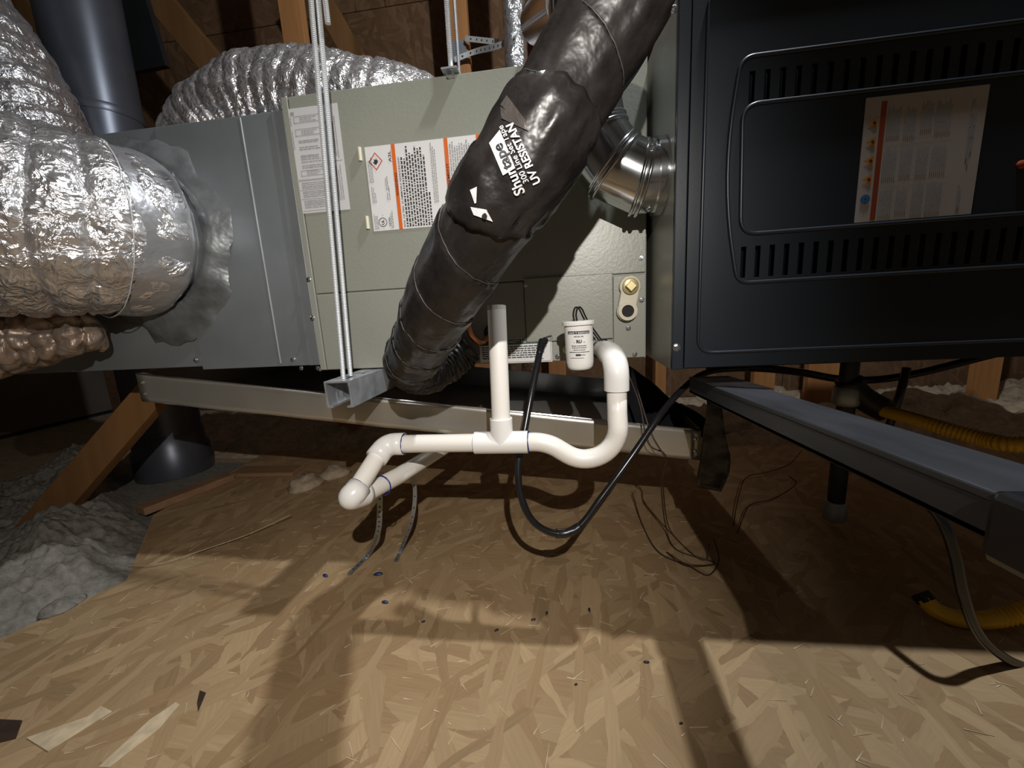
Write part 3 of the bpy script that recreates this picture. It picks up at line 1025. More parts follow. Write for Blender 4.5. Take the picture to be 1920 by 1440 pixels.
# front wall with two dents
m = MB()
nx, nzv = 60, 6
for j in range(nzv + 1):
    for i in range(nx + 1):
        u, v = i / nx, j / nzv
        p = PA + bx_ * u + dn * v
        d = -.006 * math.exp(-((u - .36) / .02) ** 2) * (1 - v) - .006 * math.exp(-((u - .46) / .022) ** 2) * (1 - v * .7) + .003 * math.sin(u * 14) * (1 - v) + .0025 * nz((u * 10, v, 0))
        m.v.append(p + V((0, d, 0)))
for j in range(nzv):
    for i in range(nx):
        a = j * (nx + 1) + i
        m.f.append((a, a + 1, a + nx + 2, a + nx + 1))
o = m.build('front_wall', 'galv_warm', pan, 'all')
md = o.modifiers.new('thick', 'SOLIDIFY')
md.thickness = .0012
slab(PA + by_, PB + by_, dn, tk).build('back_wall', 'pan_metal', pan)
slab(PA, PA + by_, dn, V((.0012, 0, 0))).build('end_wall', 'galv_warm', pan)
slab(PB, PB + by_, dn, V((-.0012, 0, 0))).build('end_wall', 'galv_warm', pan)
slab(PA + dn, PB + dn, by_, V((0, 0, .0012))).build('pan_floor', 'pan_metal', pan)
MB().tube([PA, PB], .0016, 8).build('rolled_rim', 'galv_bright', pan, True)
for v in (.3, .7):
    screw(PA + bx_ * .008 + dn * v + V((0, -.001, 0)), pan, sc=.6)
    screw(PB - bx_ * .008 + dn * v + V((0, -.001, 0)), pan, sc=.6)

# black plastic sheet lying over the pan corner
m = MB()
ctl = [[PD(1165, 680, .86), PD(1190, 692, .86), PD(1228, 722, .85), PD(1258, 748, .84), PD(1300, 768, .82), PD(1345, 800, .80)],
       [PD(1160, 740, .83), PD(1195, 750, .83), PD(1230, 765, .82), PD(1262, 782, .81), PD(1300, 795, .80), PD(1340, 812, .79)],
       [PD(1150, 800, .80), PD(1195, 806, .795), PD(1230, 808, .79), PD(1262, 812, .785), PD(1300, 815, .78), PD(1335, 826, .775)]]
rows = [spline(r_, 6) for r_ in ctl]
nn_ = len(rows[0])
for k in range(9):
    t = k / 8
    for i in range(nn_):
        p = rows[0][i] * ((1 - t) * (1 - 2 * t)) + rows[1][i] * (4 * t * (1 - t)) + rows[2][i] * (t * (2 * t - 1))
        m.v.append(p + V((0, .006 * nz(p, 14), .004 * nz(p, 20))))
for k in range(8):
    for i in range(nn_ - 1):
        a = k * nn_ + i
        m.f.append((a, a + 1, a + nn_ + 1, a + nn_))
o = m.build('plastic_sheet', 'black_plastic', None, 'all')
md = o.modifiers.new('thick', 'SOLIDIFY')
md.thickness = .0015
tag(o, 'black plastic sheet draped over the right end of drain pan', 'plastic sheet')

# ================================================================ furnace
FY = -.121
FX0, FX1 = .5785, 1.46
FZ0, FZ1 = HB - .001, HB + .447
fur = thing('furnace', (1.0, .14, FZ0), 'dark navy furnace cabinet lying on its side, louvred door', 'furnace')
MB().box((FX0, FY + .006, FZ0), (FX0 + .003, .53, FZ1)).build('end_panel', 'coil_paint_b', fur)
MB().box((FX0 + .003, .05, FZ0), (FX1, .53, FZ0 + .003)).build('bottom_panel', 'furnace_paint', fur)
MB().box((FX0 + .003, FY + .006, FZ1 - .003), (FX1, .53, FZ1)).build('top_panel', 'furnace_paint', fur)
MB().box((FX1 - .003, FY + .006, FZ0 + .003), (FX1, .53, FZ1 - .003)).build('end_panel', 'furnace_paint', fur)
MB().box((FX0 + .003, .20, FZ0 + .003), (FX1 - .003, .203, FZ1 - .003)).build('inner_bulkhead', 'galv_dark', fur)
MB().box((FX0 + .003, FY + .006, FZ0), (FX1, .05, FZ0 + .003)).build('bottom_flange', 'furnace_paint', fur)
# casing edge and door
def fx(px, py=400):
    return PY(px, py, FY)
xd = fx(1290).x
MB().box((FX0, FY - .002, FZ0), (xd - .0015, FY + .006, FZ1)).build('door_frame', 'furnace_paint', fur, False, .0015)
# door plate with louvre holes, built as a grid of cells
rows_h = ((fx(1500, 183).z, fx(1500, 122).z), (fx(1500, 514).z, fx(1500, 455).z))
step = .0165
lx0 = fx(1405, 150).x
holes = [(lx0 + step * k, lx0 + step * k + .0062) for k in range(24)]
xs_ = sorted({xd, FX1 - .002, *[a for h in holes for a in h]})
zz_ = sorted({FZ0 + .002, FZ1 - .002, *[a for h in rows_h for a in h]})
m = MB()
def hole(xm, zm):
    return any(a < xm < b for a, b in holes) and any(a < zm < b for a, b in rows_h)
for i in range(len(xs_) - 1):
    for j in range(len(zz_) - 1):
        if not hole((xs_[i] + xs_[i + 1]) / 2, (zz_[j] + zz_[j + 1]) / 2):
            m.add([(xs_[i], FY, zz_[j]), (xs_[i + 1], FY, zz_[j]), (xs_[i + 1], FY, zz_[j + 1]), (xs_[i], FY, zz_[j + 1])], [(0, 1, 2, 3)])
door = m.build('door', 'furnace_paint', fur)
bm = bmesh.new()
bm.from_mesh(door.data)
bmesh.ops.remove_doubles(bm, verts=bm.verts, dist=1e-5)
bm.to_mesh(door.data)
bm.free()
md = door.modifiers.new('thick', 'SOLIDIFY')
md.thickness = .0012
md.offset = -1 if True else 1
# louvre blades standing behind each slot
me = None
for r0, r1 in rows_h:
    for a, b in holes:
        mb = MB().prism([(a - .0005, FY + .0016, r0), (b + .001, FY + .010, r0), (b + .001, FY + .010, r1), (a - .0005, FY + .0016, r1)], (0, .0008, 0))
        if me is None:
            o = mb.build('louvre_blade', 'furnace_paint', door)
            me = o.data
            base = V(((a + b) / 2, FY, r0))
            off = wloc(o) - base
        else:
            o = inst('louvre_blade', me, V(((a + b) / 2, FY, r0)) + off, (0, 0, 0), door)
def bead(pts, r, name='pressed_bead', close=True):
    """raised rounded bead following a polyline with rounded corners"""
    path = []
    n = len(pts)
    for i in range(n):
        p, a, b = V(pts[i][:3]), V(pts[i - 1][:3]), V(pts[(i + 1) % n][:3])
        rr = pts[i][3] if len(pts[i]) > 3 else .02
        path += arc(p + (a - p).normalized() * rr, p, p + (b - p).normalized() * rr, 8)
    m = MB().tube(path, r, 8, False, None, True)
    return m.build(name, 'furnace_paint', door, 'all')
def fp(px, py):
    q = fx(px, py)
    return (q.x, FY - .0004, q.z)
bl = fx(1308, 662)
bead([(bl.x, FY - .0004, FZ1 - .018, .02), (FX1 - .03, FY - .0004, FZ1 - .018, .02), (FX1 - .03, FY - .0004, bl.z, .02), (bl.x, FY - .0004, bl.z, .02)], .0022)
ul, ll, md_ = fx(1390, 108), fx(1382, 531), fx(1352, 330)
bead([(ul.x, FY - .0004, ul.z, .015), (FX1 - .08, FY - .0004, ul.z, .02), (FX1 - .08, FY - .0004, ll.z, .02), (ll.x, FY - .0004, ll.z, .015), (md_.x, FY - .0004, (ul.z + ll.z) / 2, .09)], .0026)
ul, ll = fx(1392, 197), fx(1388, 440)
bead([(ul.x, FY - .0004, ul.z, .02), (FX1 - .10, FY - .0004, ul.z, .02), (FX1 - .10, FY - .0004, ll.z, .02), (ll.x, FY - .0004, ll.z, .02)], .0026)
screw(fx(1268, 651) + V((0, -.002, 0)), fur, sc=1.0)
screw(fx(1262, 20) + V((0, -.002, 0)), fur, sc=.8)
MB().lathe(fx(1914, 309) + V((0, .001, 0)), (0, -1, 0), [(0, .0045), (.003, .0045), (.004, .003)], 20).build('indicator_lens', 'orange_dark', door, True)
# bits inside the burner bay, seen through the louvres
MB().box((fx(1560).x, -.02, FZ0 + .25), (fx(1620).x, .06, FZ1 - .04)).build('burner_box', 'galv_bright', fur)
MB().tube([(fx(1410).x + .03, -.03, FZ1 - .12), (fx(1410).x + .03, -.03, FZ1 - .02)], .02, 20).build('inner_pipe', 'galv_bright', fur, True)
# warning label on the door
a, b = fx(1612, 300), fx(1837, 280)
x0, x1, z0, z1 = a.x, b.x, fx(1603, 418).z, fx(1620, 185).z
lb = plate(MB(), x0, x1, z0, z1, FY - .0009, .0008).build('warning_label', 'label_furnace', door)
lb['label'] = 'white warning label with orange stripe and hazard triangles'
W_, H_ = x1 - x0, z1 - z0
o0 = (x0, FY - .0012, z0)
q = MB()
rect(q, o0, EXw, EZw, .135 * W_, .012 * H_, .18 * W_, .96 * H_)
q.build('stripe', 'orange_dark', lb)
q, q2 = MB(), MB()
for v in (.80, .65, .50, .35):
    q.add([V(o0) + EXw * (u * W_) + EZw * (t * H_) for u, t in ((.03, v), (.115, v - .045), (.115, v + .045))], [(0, 1, 2)])
    q2.add([V(o0) + V((0, -.0002, 0)) + EXw * (u * W_) + EZw * (t * H_) for u, t in ((.07, v), (.10, v - .02), (.105, v), (.09, v + .018))], [(0, 1, 2, 3)])
q.build('hazard_triangles', 'amber', lb)
q2.lathe(V(o0) + EXw * (.075 * W_) + EZw * (.19 * H_) + V((0, -.0004, 0)), (0, -1, 0), [(0, .001), (.0001, .001)], 8)
q2.build('print', 'ink', lb)
MB()._lathe(V(o0) + EXw * (.075 * W_) + EZw * (.19 * H_), V((0, -1, 0)), [(0, .0052), (.0002, .0052)], 24).build('blue_disc', 'blue', lb)
q = MB()
rf = random.Random(9)
for (v0, v1) in ((.66, .95), (.335, .63), (.03, .30)):
    for (u0, u1) in ((.20, .31), (.345, .44), (.48, .57), (.60, .72)):
        e0 = v0 + .05 * rf.random()
        e1 = v1 - .06 * rf.random()
        u = u0
        while u < u1:
            words(q, o0, EZw, EXw, e0 * H_, e1 * H_, u * W_, .00105, rf, (4, 16), .18)
            u += .0165
rect(q, o0, EXw, EZw, .19 * W_, .644 * H_, .76 * W_, .648 * H_)
rect(q, o0, EXw, EZw, .19 * W_, .316 * H_, .76 * W_, .320 * H_)
for u, v0, v1 in ((.88, .45, .9), (.895, .4, .9), (.86, .06, .24), (.875, .06, .20), (.91, .5, .85)):
    words(q, o0, EZw, EXw, v0 * H_, v1 * H_, u * W_, .0016, rf, (6, 20))
q.build('print', 'ink_soft', lb)

# ---- adjustable vent elbow from the furnace end
VR = .0455
ve = thing('vent_elbow', (.5, -.056, .64), 'shiny metal vent pipe with adjustable elbow at the furnace end', 'vent pipe')
c0 = V((FX0, -.056, PY(1240, 330, -.06).z))
pts_ = [c0, c0 + V((-.028, 0, 0)), c0 + V((-.066, 0, .020)), c0 + V((-.093, 0, .060)), c0 + V((-.100, 0, .11)), c0 + V((-.102, .004, .235)), PY(1012, 40, .42), PY(1030, -40, .50), PY(1060, -300, .56)]
# mitred gores: plane at each joint bisects the bend
def gore(i):
    m = MB()
    n = 40
    for e in (i, i + 1):
        d0 = (pts_[e] - pts_[e - 1]).normalized() if e > 0 else (pts_[1] - pts_[0]).normalized()
        d1 = (pts_[e + 1] - pts_[e]).normalized() if e < len(pts_) - 1 else d0
        t = (d0 + d1).normalized()
        ax = (pts_[i + 1] - pts_[i]).normalized()
        u = V((0, 1, 0))
        u = (u - ax * u.dot(ax)).normalized()
        v_ = ax.cross(u)
        for j in range(n):
            a = 2 * math.pi * j / n
            p = pts_[e] + (u * math.cos(a) + v_ * math.sin(a)) * VR
            p += ax * (-(p - pts_[e]).dot(t) / ax.dot(t))
            m.v.append(p)
    for j in range(n):
        m.f.append((j, (j + 1) % n, n + (j + 1) % n, n + j))
    return m
for i in range(7):
    gore(i).build('gore' if i < 5 else 'vent_pipe_run', 'galv_bright', ve, 'all')
for e in range(1, 6):
    d0, d1 = (pts_[e] - pts_[e - 1]).normalized(), (pts_[e + 1] - pts_[e]).normalized()
    t = (d0 + d1).normalized()
    u = V((0, 1, 0)) if e < 5 else V((1, 0, 0))
    u = (u - t * u.dot(t)).normalized()
    v_ = t.cross(u)
    k = 1 / max(.6, t.dot(d0))
    for off in (-.004, .004):
        MB().tube([pts_[e] + t * off + u * math.cos(a) * (VR + .0008) + v_ * math.sin(a) * (VR + .0008) * k for a in [2 * math.pi * j / 48 for j in range(48)]], .0026, 8, False, None, True).build('swivel_bead', 'galv_bright', ve, 'all')
MB().ring(c0 + V((-.012, 0, 0)), (1, 0, 0), VR + .004, VR, .010, 40).build('collar', 'galv_bright', ve, True)
for a in (.6, 2.2, -1.2):
    screw(c0 + V((-.02, -math.cos(a) * (VR + .001), math.sin(a) * (VR + .001))), ve, (-a, 0, 0), .8)

# ================================================================ line set
ls = thing('refrigerant_line_set', (.2, -.06, .40), 'thick black taped refrigerant line set slanting down in front of the coil', 'line set')
D_ = .0372
lp = [(1290, -330, 215), (1215, -120, 198), (1138, 50, 187), (1065, 170, 182), (972, 325, 178), (888, 455, 158), (830, 560, 136), (791, 640, 112), (772, 683, 96)]
P = [PD(a, b, 2 * D_ * FPX / w_) for a, b, w_ in lp] + [V((.226, -.062, .432)), V((.262, -.028, .452)), V((.282, -.022, .466))]
Rr = [D_] * 9 + [.035, .033, .031]
SP, SR = spline(P, 30), spline1(Rr, 30)
PITCH = -.058
def wrapd(s, a, p):
    ph = (s / PITCH - a / (2 * math.pi)) % 1.0
    d = .0022 * ph - .0011
    d += .0024 * nz((math.cos(a) * 1.5, math.sin(a) * 1.5, s * 12)) + .0013 * nz((math.cos(a) * 4, math.sin(a) * 4, s * 34))
    k = min(1, max(0, (.480 - p.z) / .03))          # wrinkles where the bundle turns
    return d + k * (.0012 * math.sin(s * 800 + 3 * math.cos(a) + 4 * nz((math.cos(a), math.sin(a), s * 30))) + .002 * nz((math.cos(a) * 2, math.sin(a) * 2, s * 160)))
m = MB().tube(SP, SR, 96, True, wrapd)
wrap = m.build('tape_wrap', 'tape', ls, 'all')
# frames along the bundle
FR = []
u = None
acc = 0
for i in range(len(SP)):
    t = (SP[min(i + 1, len(SP) - 1)] - SP[max(i - 1, 0)]).normalized()
    if u is None:
        u = V((0, 0, 1)) if abs(t.z) < .9 else V((1, 0, 0))
    u = (u - t * u.dot(t)).normalized()
    if i:
        acc += (SP[i] - SP[i - 1]).length
    FR.append((SP[i], u.copy(), t.cross(u), acc, SR[i]))
def at_bundle(f, a, lift):
    """point on the bundle at fractional index f and angle a"""
    f = min(max(f, 0), len(FR) - 1.001)
    i = int(f)
    k = f - i
    p = FR[i][0].lerp(FR[i + 1][0], k)
    s_ = FR[i][3] * (1 - k) + FR[i + 1][3] * k
    r_ = FR[i][4] * (1 - k) + FR[i + 1][4] * k
    uu, qq = FR[i][1].lerp(FR[i + 1][1], k), FR[i][2].lerp(FR[i + 1][2], k)
    return p + (uu * math.cos(a) + qq * math.sin(a)) * (r_ + wrapd(s_, a, p) + lift)
# free edge of the spiral tape
hel = []
for i in range((len(FR) - 60) * 4):
    f = i / 4
    s_ = FR[int(f)][3] * (1 - f % 1) + FR[int(f) + 1][3] * (f % 1)
    hel.append(at_bundle(f, 2 * math.pi * s_ / PITCH - .15, .0006))
MB().tube(hel, .0005, 6).build('tape_edge', 'tape_grey', ls, 'all')
# wider printed band wrapped over the middle, with ragged ends
best = min(range(len(SP)), key=lambda i: (SP[i] - PD(965, 315, 2 * D_ * FPX / 178)).length)
m = MB()
nA, nS = 84, 26
for i in range(nS + 1):
    for j in range(nA):
        a = 2 * math.pi * j / nA
        f0 = best - 17 + 5 * math.sin(a + 1.0) + 2 * nz((math.cos(a) * 3, math.sin(a) * 3, 1))
        f1 = best + 16 + 6 * math.sin(a + 2.6) + 2 * nz((math.cos(a) * 3, math.sin(a) * 3, 7))
        v = i / nS
        lift = .0026 + .0024 * nz((math.cos(a) * 1.6, math.sin(a) * 1.6, v * 2)) + .0016 * nz((math.cos(a) * 5, math.sin(a) * 5, v * 5)) + .0007 * nz((math.cos(a) * 11, math.sin(a) * 11, v * 9)) - .0012 * (2 * v - 1) ** 8
        m.v.append(at_bundle(f0 + (f1 - f0) * v, a, lift))
for i in range(nS):
    for j in range(nA):
        m.f.append((i * nA + j, i * nA + (j + 1) % nA, (i + 1) * nA + (j + 1) % nA, (i + 1) * nA + j))
slv = m.build('printed_tape_band', 'tape', ls, 'all')
md = slv.modifiers.new('thick', 'SOLIDIFY')
md.thickness = .0008
VV, FF = [], []
for ob in (wrap, slv):
    k = len(VV)
    VV += [p.co + wloc(ob) for p in ob.data.vertices]
    FF += [tuple(i + k for i in p.vertices) for p in ob.data.polygons]
BV = BVHTree.FromPolygons(VV, FF)
def on_wrap(x, y, lift):
    d = ray(x, y).normalized()
    h, nrm, i, t = BV.ray_cast(CAM, d)
    if h is None:
        return None
    return h - d * lift
def decal(name, mat, items, lift=.0012):
    m = MB()
    for vs, fs in items:
        pts = [on_wrap(x, y, lift) for x, y in vs]
        keep = [f for f in fs if all(pts[i] for i in f)]
        m.add([p or V((0, 0, 0)) for p in pts], keep)
    used = sorted({i for f in m.f for i in f})
    mp_ = {i: k for k, i in enumerate(used)}
    m.v = [m.v[i] for i in used]
    m.f = [tuple(mp_[i] for i in f) for f in m.f]
    return m.build(name, mat, ls)
def ptext(body, o, rd, hgt, length, bold=0.0):
    """glyphs on the photo plane: o baseline start, rd reading direction, letters rise to its left hand"""
    vs, fs = glyphs(body, bold)
    w = max(p[0] for p in vs)
    L_ = math.hypot(*rd)
    ex = (rd[0] / L_, rd[1] / L_)
    ey = (ex[1], -ex[0])
    return [(o[0] + ex[0] * u * length / w + ey[0] * v * hgt / .7, o[1] + ex[1] * u * length / w + ey[1] * v * hgt / .7) for u, v in vs], fs
def pquad(pts, n=6):
    (a, b, c, d) = pts
    vs, fs = [], []
    for j in range(n + 1):
        for i in range(n + 1):
            u, v = i / n, j / n
            vs.append(tuple((a[k] * (1 - u) + b[k] * u) * (1 - v) + (d[k] * (1 - u) + c[k] * u) * v for k in (0, 1)))
    for j in range(n):
        for i in range(n):
            q_ = j * (n + 1) + i
            fs.append((q_, q_ + 1, q_ + n + 2, q_ + n + 1))
    return vs, fs
for tri, zz in ((((948, 198), (956, 242), (912, 224)), .318), (((852, 350), (856, 392), (836, 374)), .345), (((1066, 300), (1086, 282), (1058, 345)), .318), (((1000, 372), (1040, 352), (1008, 392)), .335)):
    MB().prism([PD(x, y, zz) for x, y in tri], (0, .0009, 0)).build('tape_flap', 'tape', ls)
rd = (-.42, -.9)
decal('logo_box', 'white_print', [pquad([(966, 315), (937, 243), (917, 268), (943, 329)], 8)], .0012)
decal('lettering', 'white_print', [ptext('Shur', (985, 361), rd, 20, 52, .02), ptext('300 Line Set Tape', (992, 341), rd, 11, 118, .008), ptext('UV RESISTAN', (1014, 342), rd, 15, 124, .028)], .0014)
decal('lettering', 'ink', [ptext('tape', (961, 312), rd, 20, 50, .02)], .0019)
decal('logo_box', 'white_print', [pquad([(881, 356), (894, 350), (893, 380), (890, 382)], 4), pquad([(882, 388), (912, 393), (924, 416), (888, 403)], 6)], .0012)
decal('lettering', 'ink', [ptext('e', (915, 408), (-.55, -.83), 13, 11, .03)], .0019)
o = decal('worn_tape', 'tape_grey', [pquad([(938, 196), (950, 178), (985, 225), (990, 245)], 8), pquad([(938, 200), (940, 222), (992, 246), (965, 215)], 6)], .0010)
# copper liquid line
cp = spline([PD(890, 520, .60), PD(880, 565, .615), PD(877, 600, .625), PD(884, 628, .635), PD(900, 641, .65), PD(914, 634, .665), V((PY(924, 625).x, .004, PY(924, 625).z))], 10)
o = MB().tube(cp, .0050, 14).build('copper_pipe', 'copper', ls, 'all')
o['label'] = 'bare copper liquid line'
MB().lathe((PY(924, 624).x, .002, PY(924, 624).z), (0, -1, 0), [(0, .015), (.004, .015), (.005, .011)], 20).build('rubber_grommet', 'black_rubber', ls, True)

# ================================================================ PVC condensate drain
pv = thing('condensate_drain_pipe', (.35, -.12, .26), 'white PVC condensate drain with trap, tee and open standpipe', 'drain pipe')
pr0 = .01335
XR, YR, ZR = .508, -.113, .3315
A0 = V((.492, -.0008, .452))
MB().tube([A0, A0 + V((.012, -.068, -.004))], pr0 * .98, 24).build('inlet_pipe', 'pvc', pv, True)
e0 = A0 + V((.010, -.058, -.003))
top = V((XR, YR, .402))
MB().tube([e0] + arc(e0 + V((.001, -.012, -.001)), V((XR, YR, .449)), top + V((0, 0, .016)), 12) + [top], .0172, 28).build('elbow_fitting', 'pvc_fit', pv, True)
YT = -.123
trap = [top + V((0, 0, .006)), V((XR, YR - .004, .372))]
ce_ = V((.462, YT, .352))
for k in range(0, 15):
    a = math.radians(0 - 122 * k / 14)
    trap.append(V((ce_.x + (XR - ce_.x) * math.cos(a), YT - .002, ce_.z + (XR - ce_.x) * math.sin(a))))
q0 = trap[-1]
trap += arc(q0 + V((-.010, 0, .0065)), q0 + V((-.028, 0, .020)), V((.386, YT, ZR)), 10)
trap.append(V((.375, YT, ZR)))
MB().tube(trap, pr0 * 1.02, 28).build('trap_pipe', 'pvc', pv, 'all')
MB().tube([(.382, YT, ZR), (.304, YT, ZR)], .0163, 28).build('tee_fitting', 'pvc_fit', pv, True, .001)
MB().tube([(.344, YT, ZR), (.3445, YT + .001, ZR + .036)], .0163, 28).build('tee_branch', 'pvc_fit', pv, True, .001)
tb, tt = V((.3445, YT + .001, ZR + .03)), PY(931, 574, -.100)
sp_ = MB().tube([tb, tt], pr0, 28, False)
o = sp_.build('standpipe', 'pvc', pv, True)
MB().ring(tt - (tt - tb).normalized() * .006, tt - tb, pr0, pr0 * .78, .0062, 28).build('pipe_rim', 'pvc', pv, True)
MB().tube([(.305, YT, ZR), (.186, YT, ZR)], pr0, 28).build('drain_run', 'pvc', pv, True)
el0, el1 = V((.196, YT, ZR)), PD(712, 862, .585)
dirn = (PD(668, 922, .548) - PD(728, 842, .60)).normalized()
el1 = V((.168, YT - .002, ZR - .001)) + dirn * .026
MB().tube([el0, V((.184, YT, ZR))] + arc((.182, YT, ZR), (.168, YT - .001, ZR), el1 - dirn * .012, 8) + [el1], .0165, 28).build('bend_fitting', 'pvc_fit', pv, 'all')
sp1 = PD(664, 925, .548)
MB().tube([el1 - dirn * .004, sp1], pr0, 28).build('sloped_pipe', 'pvc', pv, True)
endp = PD(648, 936, .543)
ret = PD(735, 892, .63)
ret2 = PD(790, 868, .72)
back = (ret2 - ret).normalized()
st0 = sp1 - dirn * .012
MB().tube([st0] + arc(sp1, endp + dirn * .004, endp + V((.012, .034, -.008)), 12), .0166, 28).build('return_elbow', 'pvc_fit', pv, 'all')
MB().tube([endp + V((.010, .028, -.007)), endp + V((.030, .10, -.012)), endp + V((.075, .30, -.02))], pr0, 28).build('outlet_pipe', 'pvc', pv, True)
def primer(c, ax, r=.0170):
    c, ax = V(c), V(ax).normalized()
    u = V((0, 0, 1)) if abs(ax.z) < .9 else V((1, 0, 0))
    u = (u - ax * u.dot(ax)).normalized()
    v_ = ax.cross(u)
    pts = []
    for j in range(40):
        a = 2 * math.pi * j / 40
        pts.append(c + (u * math.cos(a) + v_ * math.sin(a)) * r + ax * (.0012 * nz((math.cos(a) * 2, math.sin(a) * 2, c.x * 30))))
    MB().tube(pts, [.0009 + .0005 * abs(nz((j * .4, c.x * 9, 0))) for j in range(40)], 6, False, None, True).build('primer_ring', 'primer', pv, 'all')
primer((.3045, YT, ZR), (1, 0, 0), .0150)
primer((.3825, YT, ZR), (1, 0, 0), .0155)
primer((.196, YT, ZR), (1, 0, 0), .0150)
primer(st0, dirn, .0152)
primer(endp + V((.022, .064, -.0102)), (.02, .07, -.005), .0150)

# ---- float switch
fs_ = thing('float_switch', PD(1086, 690, .58), 'white float switch canister with printed text beside the elbow', 'float switch')
fc = PD(1087, 650, .585)
zt, zb = PD(1085, 603, .585).z, PD(1087, 693, .585).z
RC = .0205
up_ = V((-.02, .0, 1)).normalized()
bt = V((fc.x, fc.y, zb))
hc = zt - zb
body = MB()._lathe(bt, up_, [(0, RC * .70), (.0015, RC * .84), (.005, RC * .93), (.011, RC * .97), (hc * .9, RC), (hc, RC)], 40).build('canister', 'pvc_fit', fs_, 'all')
md = body.modifiers.new('edges', 'EDGE_SPLIT')
md.split_angle = math.radians(50)
MB()._lathe(bt + up_ * hc, up_, [(-.004, RC * 1.14), (-.001, RC * 1.16), (.0012, RC * 1.16), (.0016, RC * 1.05)], 40).build('cap_flange', 'pvc_fit', fs_, True)
tow = (V((CAM.x, CAM.y, 0)) - V((fc.x, fc.y, 0))).normalized()
sid = V((0, 0, 1)).cross(tow)
def cyl(u, v, lift=.0004):
    a = u / RC
    c = bt + up_ * v
    return c + (tow * math.cos(a) + sid * math.sin(a)) * (RC * (.97 + .03 * min(1, v / (hc * .9))) + lift)
def ctext(mb, body, v, h, width, bold=0.0, u=None):
    vs, fs = glyphs(body, bold)
    w = max(p[0] for p in vs)
    u0 = -width / 2 if u is None else u
    mb.add([cyl(u0 + a * width / w, v + b * h / .7, .0008) for a, b in vs], fs)
def cband(mb, u0, u1, v0, v1, lift=.0004, n=14):
    vs, fs = [], []
    for i in range(n + 1):
        u = u0 + (u1 - u0) * i / n
        vs += [cyl(u, v0, lift), cyl(u, v1, lift)]
    for i in range(n):
        fs.append((2 * i, 2 * i + 2, 2 * i + 3, 2 * i + 1))
    mb.add(vs, fs)
bk_, wh_ = MB(), MB()
cband(bk_, -.0165, .0165, hc * .765, hc * .825)
ctext(wh_, 'SAFE T SWITCH', hc * .772, .0024, .029, .02)
ctext(bk_, 'MODEL SS2', hc * .705, .0016, .013, .015)
ctext(bk_, 'RU', hc * .585, .0042, .0075, .05)
ctext(bk_, 'c', hc * .59, .0018, .0015, .0, -.0075)
ctext(bk_, 'us', hc * .59, .0018, .0028, .0, .0055)
rs = random.Random(2)
for v, w_ in ((.515, .022), (.475, .021), (.430, .017), (.385, .030)):
    u = -w_ / 2
    while u < w_ / 2:
        l = min(rs.uniform(.001, .003), w_ / 2 - u)
        cband(bk_, u, u + l, hc * v, hc * v + .0011, .0004, 3)
        u += l + .0006
cband(bk_, -.0055, .0020, hc * .315, hc * .355)
cband(bk_, .0025, .008, hc * .328, hc * .340)
cband(bk_, -.014, .006, hc * .268, hc * .276)
wh_.build('print', 'white_print', body)
bk_.build('print', 'ink', body)
tpw = bt + up_ * (hc + .001)
for dx in (-.0015, .0025):
    s_ = tpw + V((-.004 + dx, 0, 0))
    wp = spline([s_, s_ + V((-.001, .004, .010)), s_ + V((.002, .010, .019)), s_ + V((.008, .018, .017)), s_ + V((.018, .040, -.002)), V((PY(1125, 638, -.025).x + dx, -.026, PY(1125, 638, -.025).z)), V((PY(1140, 655, -.02).x + dx, -.012, PY(1140, 655, -.02).z)), V((PY(1136, 668, -.012).x + dx, .006, HB - .012))], 10)
    MB().tube(wp, .0013, 8).build('lead_wire', 'black_rubber', fs_, 'all')
cw = A0 + V((.005, -.030, -.0015))
MB().tube([cw + (V((1, .17, 0)).normalized() * math.cos(a) + V((0, 0, 1)) * math.sin(a)) * .0153 for a in [2 * math.pi * j / 32 for j in range(32)]], .0012, 8, False, None, True).build('wire_loop', 'black_rubber', fs_, 'all')

# ================================================================ cables
def cable(path, r, label, mat='black_rubber', name='cable', cat='cable', n=12, step=14, group=None):
    return tag(MB().tube(spline(path, step), r, n).build(name, mat, None, 'all'), label, cat, group)
cb = thing('drooping_cable', PD(1050, 1003, .60), 'black cable drooping in a loop from the coil to the furnace', 'cable')
cpth = [V((PY(1024, 640, .0).x, -.006, PY(1024, 636, .0).z)), PD(1016, 645, .655), PD(1008, 680, .640), PD(996, 740, .625), PD(985, 800, .615), PD(972, 870, .605), PD(977, 930, .600), PD(1000, 978, .598), PD(1042, 1000, .598), PD(1085, 988, .60), PD(1130, 930, .605), PD(1185, 855, .612), PD(1240, 775, .625), PD(1285, 725, .645), PD(1330, 697, .68), PD(1400, 690, .72)]
MB().tube(spline(cpth, 14), [.0052 + .0006 * nz((i * .13, 0, 0)) for i in range(14 * 15 + 1)], 14).build('sheath', 'black_rubber', cb, 'all')
sp2 = spline(cpth, 14)
MB().tube(sp2[10:24], [.0078 - .0002 * i for i in range(14)], 14, True, lambda s, a, p: .0008 * nz((math.cos(a) * 3, math.sin(a) * 3, s * 90))).build('tape_binding', 'black_rubber', cb, 'all')
MB().tube(sp2[112:128], [.0066] * 16, 14, True, lambda s, a, p: .001 * nz((math.cos(a) * 3, math.sin(a) * 3, s * 120))).build('tape_binding', 'black_plastic', cb, 'all')
cable([PD(1660, 830, .58), PD(1692, 893, .54), PD(1722, 925, .52), PD(1765, 975, .50), PD(1790, 1040, .50), PD(1805, 1110, .51), PD(1830, 1180, .53), PD(1872, 1225, .545), PD(1930, 1252, .56), PD(2050, 1275, .60), PD(2250, 1290, .7)], .0062, 'glossy black cord hanging from under the black beam', name='hanging_cord')
